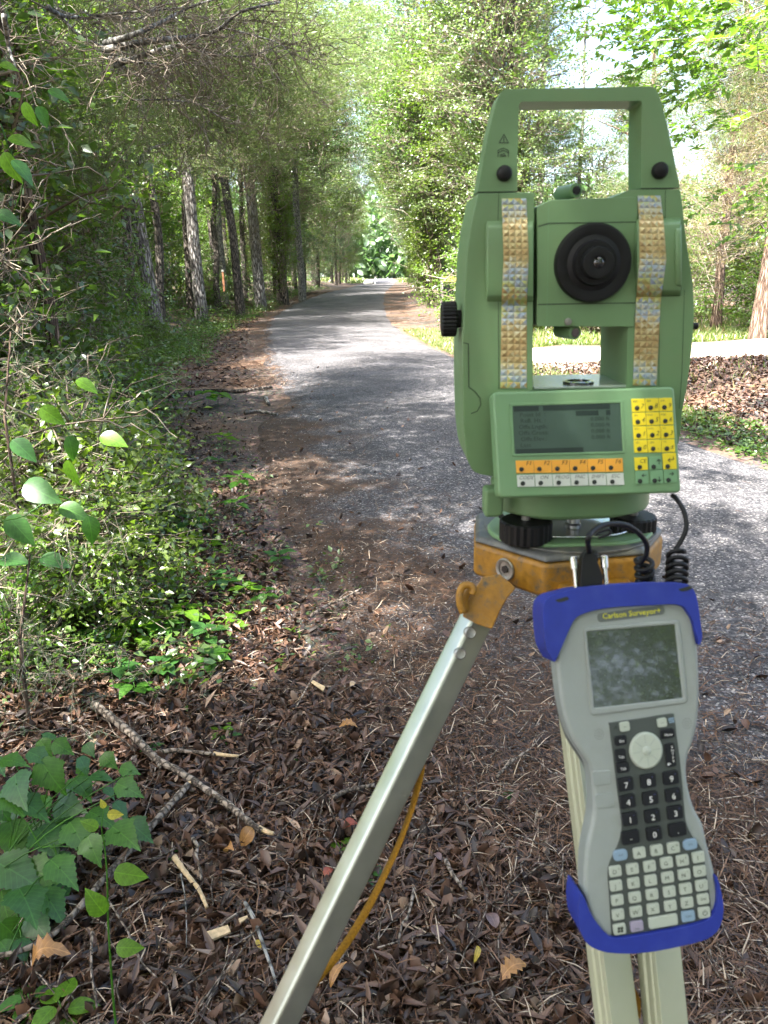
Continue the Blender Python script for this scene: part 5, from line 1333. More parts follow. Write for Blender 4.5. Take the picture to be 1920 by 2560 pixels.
# flat metallic-painted deck between the covers
plastic('deck_grey', (.62, .65, .64), .18, metal=.6, noise=.08, scale=90)
d0 = PF.at(1336, 968, -.002); d1 = PF.at(1566, 963, -.002)
obj('deck_plate', [d0, d1, d1 + Vector((0, .094, 0)), d0 + Vector((0, .094, 0))] + [q - Vector((0, 0, .002)) for q in (d0, d1, d1 + Vector((0, .094, 0)), d0 + Vector((0, .094, 0)))],
    [[0, 1, 2, 3], [7, 6, 5, 4], [0, 4, 5, 1], [1, 5, 6, 2], [2, 6, 7, 3], [3, 7, 4, 0]], M_['deck_grey'], ts)
lathe('circular_level', (d0 + d1) / 2 + Vector((.003, .022, .0)), (0, 0, 1), [(0, .016), (.0025, .016), (.003, .012), (.0015, .0115)], M_['glass_dark'], ts, n=24)
# seams and battery door lines
line_mark('cover_seam', [(1247, 481, 1245, 552), (1247, 481, 1247, 481)], 1.3, PF, .0004, BK, ts)
line_mark('cover_seam', [(1246, 755, 1247, 972)], 1.3, PF, .0004, BK, ts)
line_mark('cover_seam', [(1664, 474, 1663, 545), (1649, 756, 1647, 965), (1711, 725, 1705, 930), (1705, 930, 1698, 1022)], 1.2, PF, .0004, BK, ts)
line_mark('battery_door_seam', [(1159, 857, 1171, 860), (1171, 860, 1172, 968), (1172, 968, 1187, 978), (1187, 978, 1200, 995), (1200, 995, 1202, 1012), (1202, 1012, 1193, 1028), (1193, 1028, 1178, 1034)], 2.0, PF, .0005, BK, ts)
line_mark('handle_seam', [(1194, 480.5, 1294, 478.5), (1602, 471.5, 1701, 471)], 1.6, PF, .0005, BK, ts)
# axis bosses: drum-shaped bulges on both covers
def bulge(name, x0, x1, yt, yb, out, mat, parent, n=14, back=.01, xt=0):
    V = []
    for k in range(n + 1):
        f = k / n
        y = yt + (yb - yt) * f
        o = out * math.sqrt(max(0, 1 - (2 * f - 1) ** 2)) ** .6
        V += [PF.at(x0, y, o), PF.at(x1, y, o)]
    m_ = len(V)
    V += [v + Vector((0, out + back, 0)) for v in V[:m_]]
    F = []
    for k in range(n):
        a = 2 * k
        F += [[a, a + 1, a + 3, a + 2], [m_ + a, m_ + a + 2, m_ + a + 3, m_ + a + 1], [a, a + 2, m_ + a + 2, m_ + a], [a + 1, m_ + a + 1, m_ + a + 3, a + 3]]
    F += [[0, m_, m_ + 1, 1], [m_ - 2, m_ - 1, 2 * m_ - 1, 2 * m_ - 2]]
    return obj(name, V, F, mat, parent, bevel=.0015, seg=3)
bulge('axis_boss', 1217, 1334, 552, 755, .010, G, ts)
bulge('axis_boss', 1594, 1703, 545, 741, .012, G, ts)
bulge('axis_cap', 1690, 1705, 560, 726, .016, G, ts)
# prismatic tape: rows of small pyramids following the cover and its bulge
def tape(name, xl, xr, y0, y1, nx, ny, bt, bb, out, parent):
    V, F = [], []
    def offs(y):
        f = (y - bt) / (bb - bt)
        return out * math.sqrt(max(0, 1 - (2 * f - 1) ** 2)) ** .6 if 0 < f < 1 else 0
    def xy(i, j):
        f = j / ny
        y = y0 + (y1 - y0) * f
        l, r = xl(y), xr(y)
        return l + (r - l) * i / nx, y
    for j in range(ny):
        for i in range(nx):
            q = [xy(i, j), xy(i + 1, j), xy(i + 1, j + 1), xy(i, j + 1)]
            c = (sum(a for a, _ in q) / 4, sum(b for _, b in q) / 4)
            base = [PF.at(x, y, offs(y) + .0008) for x, y in q]
            top = PF.at(c[0], c[1], offs(c[1]) + .0016)
            for a in range(4):
                o = len(V); V += [base[a], base[(a + 1) % 4], top]; F.append([o, o + 1, o + 2])
    o = obj(name, V, F, M_['prism_foil'], parent)
    return o
tape('prismatic_tape', lambda y: np.interp(y, [495, 643, 753, 971], [1254, 1259, 1254, 1251]), lambda y: np.interp(y, [495, 643, 753, 971], [1316, 1322, 1317, 1317]), 496, 971, 4, 30, 552, 755, .010, ts)
tape('prismatic_tape', lambda y: np.interp(y, [488, 560, 650, 750, 963], [1594, 1598, 1599, 1590, 1582]), lambda y: np.interp(y, [488, 560, 650, 750, 963], [1651, 1660, 1666, 1652, 1641]), 489, 964, 4, 30, 545, 741, .012, ts)
# focusing drive knob on the left side, small plug on the right
kc = PF.at(1155, 797, -.03)
lathe('drive_knob', kc + Vector((-.0215, 0, 0)), (1, 0, 0), [(0, .0165), (.0015, .018), (.014, .018), (.0155, .0165), (.016, .009), (.023, .009)], M_['black_rubber'], ts, n=56, knurl=.07)
lathe('side_plug', PF.at(1731, 815, -.03) , (1, 0, 0), [(-.001, .0035), (.005, .0035), (.006, .002)], M_['black_rubber'], ts, n=16)
# telescope
tel = rounded([(1343, 516), (1376, 500), (1588, 492), (1593, 500), (1592, 700), (1585, 817), (1343, 816)], [6, 4, 8, 6, 0, 4, 4], 3)
prism('telescope', tel, PF, .002, .095, G, ts, .003, 3)
tscope = bpy.data.objects['telescope']
line_mark('telescope_seam', [(1346, 566, 1372, 558), (1372, 558, 1590, 555)], 2.2, PF, .0026, BK, tscope)
line_mark('telescope_seam', [(1345, 761, 1589, 757)], 2.2, PF, .0026, BK, tscope)
line_mark('telescope_seam', [(1372, 505, 1367, 812)], .8, PF, .0026, M_['key_green'], tscope)
ec = PF.at(1479, 658, .002)
lathe('focusing_ring', ec, (0, -1, 0), [(-.001, .037), (.006, .0372), (.009, .0355), (.0095, .030), (.0085, .026), (.010, .0215), (.014, .0205), (.016, .020)], M_['black_rubber'], ts, n=72)
lathe('eyepiece', ec, (0, -1, 0), [(.014, .0155), (.026, .0150), (.0275, .0142), (.028, .010), (.0275, .0065), (.0268, .006)], M_['black_rubber'], ts, n=48, knurl=.03)
lathe('eyepiece_lens', ec, (0, -1, 0), [(.0255, .0062), (.0272, .005), (.0282, .003), (.0285, .0005)], M_['glass_dark'], ts, n=24)
lathe('lock_screw', PF.at(1420, 804, .002), (0, -1, 0), [(-.001, .0036), (.0015, .0036), (.0018, .0025)], M_['steel_dull'], ts, n=20)
for (px, py, off, tilt) in [(1441, 476, -.028, .012), (1438, 832, -.004, .01)]:
    a = PF.at(px, py, off)
    ax = Vector((-.32, 1, -.02 if py < 600 else .02)).normalized()
    lathe('optical_sight', a, ax, [(0, .0048), (.0005, .0068), (.03, .0072), (.034, .006)], G, ts, n=24)
    lathe('sight_lens', a - ax * .0006, ax, [(0, .0044), (.001, .0044)], M_['glass_dark'], ts, n=16)

# ---- keyboard panel
PN = Vector((0, -math.cos(math.radians(14)), math.sin(math.radians(14))))
PP = Plane(on_y(1465, 1110, .757), PN)
pan = prism('control_panel', rounded([(1231, 980), (1686, 966), (1704, 1232), (1246, 1246)], 14, 5), PP, 0, .028, PG, ts, .003, 4)
# recessed bezel and display
ring_prism('display_bezel', rounded([(1274, 1008), (1557, 1000), (1564, 1133), (1281, 1141)], 4, 2), rounded([(1281, 1015), (1551, 1007), (1557, 1128), (1287, 1135)], 2, 2), PP, .0012, .0014, PG, pan, .0004)
prism('display', [(1280, 1014), (1552, 1006), (1558, 1128.5), (1286, 1136)], PP, .0003, .001, M_['lcd'], pan)
ux, uy = Vector((1, -.03)).normalized(), Vector((.045, 1)).normalized()
def lcdrow(r, x):          # display cell to pixels
    return 1282 + x * 270 + r * .9, 1023 - x * 8 + r * 15.2
def lcdbar(x0, x1, r, mat='lcd_dark'):
    a, b = lcdrow(r - .42, x0), lcdrow(r - .42, x1); c, d = lcdrow(r + .42, x1), lcdrow(r + .42, x0)
    o = obj('display_bar', [PP.at(*q, .0005) for q in (a, b, c, d)], [[0, 1, 2, 3]], M_[mat], pan)
lcdbar(.01, .24, 0); lcdbar(.28, .90, 0); lcdbar(.58, .79, 1); lcdbar(.86, .90, 1); lcdbar(.01, .63, 7)
for r, s in enumerate(['Point Id  :', 'Refl. Ht. :', 'Offs.Lngth:', 'Offs.Cross:', 'Offs.Elev.:', 'Last'], 1):
    w = {True: .08}.get(s == 'Last', .16)
    px, py = lcdrow(r, .02 + w)
    writing('display_text', s, px, py, 14.5, PP, .0006, M_['lcd_text'], pan, ux, uy, 1.15)
for r, s in ((2, '0.000 ft'), (3, '0.000 ft'), (4, '0.000 ft'), (5, '0.000 ft'), (6, '12 34 56')):
    if r == 6: continue
    px, py = lcdrow(r, .80)
    writing('display_text', s, px, py, 13.5, PP, .0006, M_['lcd_text'], pan, ux, uy, 1.15)
def key_quad(nm, q, mat, grow=0, th=.0009, front=.0012, par=None, pl=None, bev=.0003):
    return prism(nm, q, pl or PP, front, th + front, M_[mat], par, bev, 2)
def lerpq(q, u, v):
    a = Vector(q[0]).lerp(Vector(q[1]), u); b = Vector(q[3]).lerp(Vector(q[2]), u)
    return a.lerp(b, v)
def key_row(q, n, mat, labs, dots, size, lp=(.62, .3), gap=.012, sx=1.0):
    for i in range(n):
        u0, u1 = (i + gap) / n, (i + 1 - gap) / n
        qq = [tuple(lerpq(q, u0, .02)), tuple(lerpq(q, u1, .02)), tuple(lerpq(q, u1, .98)), tuple(lerpq(q, u0, .98))]
        k = key_quad('key', qq, mat, par=pan)
        dx_, dy_ = lerpq(q, (i + dots[0]) / n, dots[1])
        lathe('key_dot', PP.at(dx_, dy_, .0011), PN, [(0, .0024), (.0009, .0022), (.0012, .0014)], M_['ink'], k, n=14)
        if labs[i]:
            lx, ly = lerpq(q, (i + lp[0]) / n, lp[1])
            writing('key_text', labs[i], lx, ly, size, PP, .00135, M_['ink'] if mat != 'key_white' else M_['ink_soft'], k, ux, uy, sx, .25)
key_row([(1289, 1151), (1557, 1145), (1559, 1180), (1291, 1184)], 6, 'key_orange', ['F1', 'F2', 'F3', 'F4', 'F5', 'F6'], (.30, .68), 15, (.72, .25))
key_row([(1291.5, 1187), (1559.5, 1182), (1562, 1213), (1293.5, 1218)], 6, 'key_white', ['CODE', 'ON', 'PROG', 'FNC', 'SHIFT', 'ESC'], (.32, .7), 13, (.52, .26), .02, 1.0)
yr = [(1578, 996), (1681, 993.5), (1684, 1029), (1581, 1031)]
rows = [[(1578, 996.5), (1680.5, 993.5), (1683, 1028), (1580, 1031)], [(1580, 1031.5), (1683, 1028.5), (1685, 1062), (1582, 1065)], [(1582, 1065.5), (1685, 1062.5), (1687, 1096.5), (1584, 1099.5)], [(1584, 1100), (1687, 1097), (1689, 1131), (1586, 1132.5)]]
for q, ls in zip(rows, (['7', '8', '9'], ['4', '5', '6'], ['1', '2', '3'], ['0', '.', '±'])):
    key_row(q, 3, 'key_yellow', ls, (.38, .70), 16, (.76, .58), .02)
    key_row_small = [writing('key_text', s_, *lerpq(q, (i_ + .28) / 3, .22), 6.5, PP, .00135, M_['ink_soft'], pan, ux, uy, 1.0) for i_, s_ in enumerate({'7': ['ABC', 'DEF', 'GHI'], '4': ['JKL', 'MNO', 'PQR'], '1': ['STU', 'VWX', 'YZ'], '0': ['/$%', '_@&', '*?!']}[ls[0]])]
def single(q, mat, dot, txt=None, tpos=None, size=14, arrow=None):
    k = key_quad('key', q, mat, par=pan)
    lathe('key_dot', PP.at(*dot, .0011), PN, [(0, .0024), (.0009, .0022), (.0012, .0014)], M_['ink'], k, n=14)
    if txt: writing('key_text', txt, *tpos, size, PP, .00135, M_['ink'], k, ux, uy, 1, .2)
    if arrow: line_mark('key_arrow', arrow, 2.0, PP, .00135, M_['ink'], k)
single([(1586, 1144), (1618.5, 1142.5), (1620, 1174.5), (1588, 1176)], 'key_yellow', (1599, 1168), 'CE', (1607, 1153))
single([(1622.5, 1142.5), (1653.5, 1141), (1655.5, 1173.5), (1624.5, 1174.5)], 'key_green', (1634, 1167), None, arrow=[(1647, 1148, 1648, 1160), (1647, 1148, 1642, 1153), (1647, 1148, 1652, 1153)])
single([(1656.5, 1133.5), (1690, 1132), (1692.5, 1172.5), (1659, 1173.5)], 'key_yellow', (1669, 1166), None, arrow=[(1670, 1150, 1684, 1149), (1684, 1149, 1683, 1142), (1670, 1150, 1675, 1146), (1670, 1150, 1675, 1154)])
for k_, (x_, y_) in enumerate([(1588, 1178), (1624.5, 1176.5), (1659, 1175)]):
    ar = [[(x_ + 17, y_ + 11, x_ + 27, y_ + 10.5), (x_ + 17, y_ + 11, x_ + 21, y_ + 7.5), (x_ + 17, y_ + 11, x_ + 21, y_ + 14)], [(x_ + 24, y_ + 16, x_ + 24, y_ + 27), (x_ + 24, y_ + 27, x_ + 20.5, y_ + 23), (x_ + 24, y_ + 27, x_ + 27.5, y_ + 23)], [(x_ + 15, y_ + 10, x_ + 25, y_ + 9.5), (x_ + 25, y_ + 9.5, x_ + 21, y_ + 6), (x_ + 25, y_ + 9.5, x_ + 21, y_ + 13)]][k_]
    single([(x_, y_), (x_ + 32, y_ - 1), (x_ + 34, y_ + 31), (x_ + 2, y_ + 33)], 'key_green', (x_ + 12, y_ + 25), None, arrow=ar)

# ---- instrument foot and tribrach
ax0 = Vector((on_y(1425, 1275, .86).x, .862, 0))
def zc(py, Y, px=1425): return on_y(px, py, Y).z
def turned(name, zr, mat, parent, n=40, facets=0, cx=0, cy=0, kn=0):
    prof = [(z, r) for z, r in zr]
    z0 = prof[0][0]
    return lathe(name, (ax0.x + cx, ax0.y + cy, z0), (0, 0, 1), [(z - z0, r) for z, r in prof], mat, parent, n=n, knurl=kn)
zt, zb = zc(1236, .775), zc(1304, .775)
def rtri(r, rc, seg=6, rot=0):
    """rounded triangle plan"""
    out = []
    for k in range(3):
        a = rot + k * 2.0944
        c = Vector((math.cos(a), math.sin(a))) * (r - rc)
        for j in range(seg + 1):
            b = a - 1.0472 + 2.0944 * j / seg
            out.append((c.x + rc * math.cos(b), c.y + rc * math.sin(b)))
    return out
def plate(name, plan, z0, z1, mat, parent, bevel=.002, cx=0, cy=0, top=1.0, seg=3):
    n = len(plan)
    V = [Vector((ax0.x + cx + x, ax0.y + cy + y, z0)) for x, y in plan] + [Vector((ax0.x + cx + x * top, ax0.y + cy + y * top, z1)) for x, y in plan]
    F = [list(range(n - 1, -1, -1)), list(range(n, 2 * n))] + [[i, (i + 1) % n, n + (i + 1) % n, n + i] for i in range(n)]
    return obj(name, V, F, mat, parent, bevel=bevel, seg=seg)
tb = thing('tribrach', 'light green tribrach with three black footscrews between total station and tripod', 'tribrach', (ax0.x, ax0.y, zc(1393, .79)))
plate('tribrach_body', rtri(.092, .062, 7, -.5), zb, zt, G, tb, .003, cx=-.006)
plate('tribrach_body_rim', rtri(.08, .056, 7, -.5), zb - .004, zb + .002, G, tb, .001, cx=-.006)
plate('alidade_foot', [(.086 * math.cos(a * .2244), .08 * math.sin(a * .2244)) for a in range(28)], zt + .001, zt + .012, G, ts, .002)
lk = on_y(1234, 1255, .795)
beam('locking_knob', lk + Vector((-.001, 0, .017)), lk + Vector((-.001, 0, -.014)), .020, .024, (1, 0, 0), G, tb, .004)
beam('locking_knob_slot', lk + Vector((.004, -.013, -.0135)), lk + Vector((.009, -.013, -.0105)), .003, .002, (0, 0, 1), M_['ink'], tb, .0003)
zp0, zp1 = zc(1393, .775), zc(1365, .775)
plate('base_plate', rtri(.098, .062, 8, -.5), zp0, zp1, G, tb, .003, cx=-.004)
plate('spring_plate', rtri(.075, .06, 8, -.5), zp1 + .001, zp1 + .004, M_['mirror_plate'], tb, .001)
sz = (zp1 + zb) / 2
for px, py, Y, r, h in [(1314, 1324, .805, .0285, .0235), (1582, 1309, .835, .0255, .021), (1486, 1304, .90, .0215, .02)]:
    p = on_y(px, py, Y)
    fs = lathe('footscrew', p + Vector((0, 0, -h / 2)), (0, 0, 1), [(0, r * .93), (.002, r), (h - .002, r), (h, r * .93)], M_['black_rubber'], tb, n=48, knurl=.05)
    lathe('screw_shaft', p + Vector((0, 0, -.022)), (0, 0, 1), [(0, .005), (.04, .005)], M_['steel_dull'], fs, n=16)
lathe('centre_screw', Vector((ax0.x - .003, ax0.y - .03, zp1)), (0, 0, 1), [(0, .009), (.006, .009), (.008, .007), (.024, .007)], M_['steel_dull'], tb, n=20)

# ================================================================ tripod
tri = thing('tripod', 'surveying tripod with yellow head and aluminium legs straddling the litter and road edge', 'tripod', (ax0.x, ax0.y, 0))
zh1 = zc(1412, .755, 1300); zh0 = zc(1504, .752, 1340)
hexp = []
for a_, r_ in [(-163, .113), (-112, .113), (-52, .110), (-8, .113), (46, .106), (92, .108), (150, .112)]:
    hexp.append((r_ * math.cos(math.radians(a_)), r_ * math.sin(math.radians(a_))))
hexp = sorted(hexp, key=lambda q: math.atan2(q[1], q[0]))
plate('tripod_head', hexp, zh0, zh1 - .001, M_['tripod_yellow'], tri, .006, seg=4, cx=-.006)
plate('head_plate', [(x * 1.0, y * 1.0) for x, y in hexp], zh1, zh1 + .007, M_['tripod_grey'], tri, .003, top=.96, cx=-.006)
plate('head_top', [(.098 * math.cos(a * .2244), .098 * math.sin(a * .2244)) for a in range(28)], zh1 + .0062, zh1 + .009, M_['tripod_grey'], tri, .001)
q1 = Vector((ax0.x - .006 + .113 * math.cos(math.radians(-163)), ax0.y + .113 * math.sin(math.radians(-163)), (zh0 + zh1) / 2))
q2 = Vector((ax0.x - .006 + .113 * math.cos(math.radians(-112)), ax0.y + .113 * math.sin(math.radians(-112)), (zh0 + zh1) / 2))
fc = q1.lerp(q2, .47)
q = Vector((q2.y - q1.y, -(q2.x - q1.x), 0)).normalized()
if q.y > 0: q = -q
lathe('hinge_bolt', fc, q, [(-.004, .0125), (.0015, .0125), (.0028, .0115), (.002, .0085), (.0005, .0082)], M_['steel_dull'], tri, n=28)
lathe('bolt_socket', fc + q * .0012, q, [(-.002, .0048), (.001, .0046)], M_['black_plastic'], tri, n=6)
# left leg
D1 = .80
A = at_depth(1200, 1530, D1 + .035); B = at_depth(697, 2560, D1)
dirn = (B - A).normalized()
foot = A + dirn * (A.z / -dirn.z - .02)

sidev = (ray(1200, 1500).cross(dirn)).normalized()
rot = Matrix.Rotation(math.radians(-38), 3, dirn)
sd = rot @ sidev
def capsule_beam(name, A, B, w, h, side, mat, parent, nseg=6, ridge=True, bevel=.0):
    d = (B - A).normalized(); s = (Vector(side) - d * Vector(side).dot(d)).normalized(); f = s.cross(d)
    prof = []
    r = min(w, h) * .2
    for cx_, cy_, a0 in ((w/2 - r, h/2 - r, 0), (-w/2 + r, h/2 - r, 90), (-w/2 + r, -h/2 + r, 180), (w/2 - r, -h/2 + r, 270)):
        for k in range(nseg + 1):
            a = math.radians(a0 + 90 * k / nseg)
            prof.append((cx_ + r * math.cos(a), cy_ + r * math.sin(a)))
    n = len(prof)
    ns = 10
    V = [(A + (B - A) * (i / ns)) + s * a + f * b for i in range(ns + 1) for a, b in prof]
    F = [list(range(n - 1, -1, -1)), [ns * n + k for k in range(n)]]
    for i in range(ns):
        F += [[i * n + k, i * n + (k + 1) % n, (i + 1) * n + (k + 1) % n, (i + 1) * n + k] for k in range(n)]
    o = obj(name, V, F, mat, parent, smooth=True)
    try: o.data.set_sharp_from_angle(angle=math.radians(50))
    except Exception: pass
    return o
leg1 = capsule_beam('leg', A, foot, .030, .026, sd, M_['aluminium'], tri)
for px, py in [(1176, 1582), (1151, 1634)]:
    c = at_depth(px, py, D1 + .012)
    nn = (CAM - c).normalized(); nn = (nn - dirn * nn.dot(dirn)).normalized()
    nn = (nn - sidev * .25).normalized()
    rv_ = lathe('rivet', c + nn * -.006, nn, [(0, .0062), (.0065, .0062), (.008, .005), (.0075, .003)], M_['steel_dull'], leg1, n=20)
# yellow hinge fitting above the leg
PH = Plane(at_depth(1200, 1520, D1 + .018), -ray(1200, 1520).normalized())
prism('hinge', rounded([(1207, 1442), (1250, 1435), (1290, 1470), (1268, 1495), (1251, 1525), (1230, 1573), (1193, 1561), (1155, 1541), (1166, 1510), (1180, 1482)], [4, 4, 4, 6, 10, 6, 4, 6, 6, 6], 3), PH, .006, .034, M_['tripod_yellow'], tri, .005, 4)
kn = at_depth(1170, 1500, D1 + .004)
V, F = tube_data(curve_pts([at_depth(px, py, D1 + .0) for px, py in [(1158, 1532), (1150, 1510), (1150, 1480), (1160, 1464), (1176, 1464), (1184, 1474), (1180, 1486)]], 4), .0038, 8)
obj('hinge_lever', V, F, M_['tripod_yellow'], tri, smooth=True)
V, F = tube_data(curve_pts([at_depth(px, py, D1 + .01) for px, py in [(1160, 1530), (1160, 1500), (1170, 1478), (1182, 1474)]], 4), .0045, 8)
obj('hinge_lever', V, F, M_['tripod_yellow'], tri, smooth=True)
def foot_of(name, f, d, mat, par):
    lathe(name, f - d * .09, d, [(0, .016), (.06, .014), (.075, .006), (.10, .001)], mat, par, n=16)
foot_of('foot', foot, dirn, M_['steel_dull'], leg1)
# webbing strap hanging behind the leg
sp = [at_depth(px, py, D1 + .03) for px, py in [(1052, 1905), (1052, 1930), (1040, 1985), (1020, 2050), (995, 2115), (965, 2180), (930, 2250), (890, 2320), (850, 2380), (800, 2440), (765, 2490), (740, 2540), (722, 2590), (715, 2640)]]
cp = curve_pts(sp, 4)
V, F = [], []
for i, p in enumerate(cp):
    t_ = (cp[min(i + 1, len(cp) - 1)] - cp[max(i - 1, 0)]).normalized()
    vd = (p - CAM).normalized()
    s_ = t_.cross(vd).normalized()
    tw = math.radians(25 + 30 * math.sin(i * .12))
    s_ = Matrix.Rotation(tw, 3, t_) @ s_
    nn_ = s_.cross(t_)
    w_ = .0042
    for a_, b_ in ((-w_, -.0008), (w_, -.0008), (w_, .0008), (-w_, .0008)): V.append(p + s_ * a_ + nn_ * b_)
n_ = len(cp)
F = [[i * 4 + k, i * 4 + (k + 1) % 4, i * 4 + 4 + (k + 1) % 4, i * 4 + 4 + k] for i in range(n_ - 1) for k in range(4)] + [[3, 2, 1, 0], [n_ * 4 - 4, n_ * 4 - 3, n_ * 4 - 2, n_ * 4 - 1]]
obj('strap', V, F, M_['strap_yellow'], tri, smooth=True)
# front leg: two tubes behind the handheld
hip = Vector((ax0.x + .005, .775, zh0 + .01))
ft = at_depth(1660, 2560, .735)
d2 = (ft - at_depth(1500, 1480, .815)).normalized()
for (x0, y0, x1, y1, wpx, nm, mt) in [(1425, 1560, 1543, 2560, 80, 'leg', 'leg_cream'), (1578, 1560, 1664, 2560, 84, 'leg', 'leg_cream')]:
    A2 = at_depth(x0 - 8, y0, .81); B2 = at_depth(x1, y1, .715)
    dd = (B2 - A2).normalized(); F2 = A2 + dd * (A2.z / -dd.z)
    lg = beam(nm, A2, A2.lerp(F2, .62), .030, .026, (math.cos(.45), .45, 0), M_[mt], tri, .002, groove=.002)
    if x0 < 1500: foot_keep = (A2, F2, dd)
A2, F2, dd = foot_keep
fm = A2.lerp(F2, .6) + Vector((.028, 0, 0))
lowleg = beam('lower_leg', fm, F2 + Vector((.028, 0, 0)) - dd * .08, .026, .024, (1, .3, 0), M_['aluminium'], tri, .003)
foot_of('foot', F2 + Vector((.028, 0, 0)), dd, M_['steel_dull'], lowleg)
obj('leg_tag', [at_depth(px, py, .75) for px, py in [(1573, 2462), (1586, 2468), (1602, 2500), (1602, 2545), (1594, 2546), (1578, 2530)]] + [at_depth(px, py, .757) for px, py in [(1573, 2462), (1586, 2468), (1602, 2500), (1602, 2545), (1594, 2546), (1578, 2530)]],
    [[0, 1, 2, 3, 4, 5], [11, 10, 9, 8, 7, 6]] + [[i, (i + 1) % 6, 6 + (i + 1) % 6, 6 + i] for i in range(6)], M_['strap_yellow'], tri)
prism('leg_bracket', rounded([(1347, 1520), (1380, 1510), (1384, 1640), (1350, 1606)], 4, 2), Plane(at_depth(1360, 1560, .775), -ray(1360, 1560).normalized()), 0, .03, M_['tripod_yellow'], tri, .002)
beam('leg_clamp', at_depth(1395, 1515, .82), at_depth(1580, 1505, .82), .045, .03, (0, 0, 1), M_['tripod_yellow'], tri, .004)
# back leg, hidden behind the handheld
A3 = Vector((ax0.x + .02, .93, zh0 + .005)); B3 = Vector((.60, 1.5, 0.0))
d3 = (B3 - A3).normalized()
lg3 = capsule_beam('leg', A3, B3 - d3 * .05, .03, .026, (1, 0, 0), M_['aluminium'], tri)
foot_of('foot', B3, d3, M_['steel_dull'], lg3)

# ================================================================ handheld controller
CN = Vector((0, -math.cos(math.radians(22)), math.sin(math.radians(22))))
PC = Plane(at_depth(1570, 1900, .655), CN)
hc = PC.at(1600, 2360, -.02)
hh = thing('handheld_controller', 'grey handheld controller with blue bumpers and letter keypad hanging on the tripod leg', 'handheld controller', hc)
CG, BL = M_['case_grey'], M_['bumper_blue']
body = [(1395, 1540), (1430, 1522), (1560, 1508), (1700, 1502), (1728, 1520), (1744, 1600), (1750, 1700), (1749, 1770), (1745, 1810), (1735, 1852), (1723, 1888), (1718, 1933), (1727, 1988), (1739, 2025), (1758, 2061), (1769, 2109), (1781, 2153), (1791, 2197), (1798, 2240), (1793, 2285), (1770, 2312), (1700, 2334), (1600, 2352), (1535, 2356), (1500, 2338), (1474, 2290), (1462, 2230), (1461, 2170), (1466, 2120), (1475, 2075), (1483, 2028), (1481, 1970), (1474, 1920), (1452, 1883), (1427, 1843), (1410, 1790), (1400, 1740), (1394, 1690), (1389, 1640), (1388, 1590)]
bl = smooth_loop(body, 3)
case = prism('case', bl, PC, 0, .026, CG, hh, .0045, 4)
prism('case_back', [((x - 1590) * 1.0 + 1590 - 8, (y - 1930) * 1.0 + 1930 + 4) for x, y in bl], PC, -.0262, .012, M_['nameplate_grey'], hh, .003, 3)
top_o = [(1385, 1656), (1366, 1620), (1359, 1570), (1357, 1530), (1361, 1505), (1378, 1488), (1412, 1478), (1450, 1469), (1510, 1463), (1571, 1459), (1660, 1455), (1712, 1459), (1733, 1472), (1744, 1500), (1750, 1540), (1756, 1590), (1752, 1612)]
top_i = [(1390, 1652), (1404, 1620), (1417, 1590), (1428, 1566), (1437, 1549), (1452, 1538), (1480, 1528), (1510, 1522), (1545, 1518), (1580, 1516), (1640, 1513), (1680, 1511), (1706, 1516), (1719, 1530), (1731, 1550), (1740, 1580), (1748, 1612)]
def band(name, po, pi, plane, front, depth, mat, parent, bevel=.003, n=4):
    o_ = [q for q in smooth_open(po, n)]; i_ = [q for q in smooth_open(pi, n)]
    return uframe(name, o_, i_, plane, front, depth, mat, parent, bevel)
def smooth_open(pts, n):
    P3 = curve_pts([Vector((x, y, 0)) for x, y in pts], n)
    return [(p.x, p.y) for p in P3]
band('top_bumper', top_o, top_i, PC, .005, .046, BL, hh, .006)
# sunk screw hole and rounded shoulders of the bumper
for px, py, w in [(1404, 1497, 1), (1712, 1470, -1)]:
    prism('bumper_recess', rounded([(px - 17, py + 3), (px + 14, py - 6), (px + 20, py + 1), (px + 6, py + 7), (px - 8, py + 9)], 3, 2), PC, .0053, .001, M_['ink'], hh, .0)
bot_o = [(1451, 2236), (1446, 2270), (1448, 2310), (1456, 2340), (1476, 2366), (1520, 2382), (1593, 2384), (1666, 2374), (1758, 2352), (1792, 2330), (1806, 2300), (1809, 2262), (1800, 2215), (1792, 2190)]
bot_i = [(1458, 2238), (1466, 2256), (1473, 2275), (1482, 2292), (1497, 2314), (1515, 2334), (1540, 2346), (1630, 2333), (1735, 2312), (1772, 2298), (1787, 2280), (1794, 2256), (1795, 2225), (1790, 2192)]
band('bottom_bumper', bot_o, bot_i, PC, .005, .044, BL, hh, .006)
# nameplate
npq = rounded([(1493, 1534), (1660, 1513), (1663, 1535), (1496, 1556)], 10, 5)
npl = prism('nameplate', npq, PC, .0008, .002, M_['nameplate_grey'], hh, .0004)
vx = Vector((1, -.105)).normalized(); vy = Vector((.10, 1)).normalized()
writing('nameplate_text', 'Carlson Surveyor+', 1579, 1534, 19.5, PC, .0012, M_['letter_yellow'], npl, vx, vy, .98)
# screen with raised frame
so = rounded([(1459, 1572), (1700, 1549), (1721, 1757), (1478, 1790)], 12, 4); si = rounded([(1467, 1579), (1687, 1561), (1707, 1745), (1486, 1770)], 3, 4)
ring_prism('screen_frame', so, si, PC, .0016, .003, CG, hh, .0012, 3)
prism('screen', [(1466, 1578), (1688, 1560), (1708, 1746), (1485, 1771)], PC, .0006, .001, M_['handheld_glass'], hh)
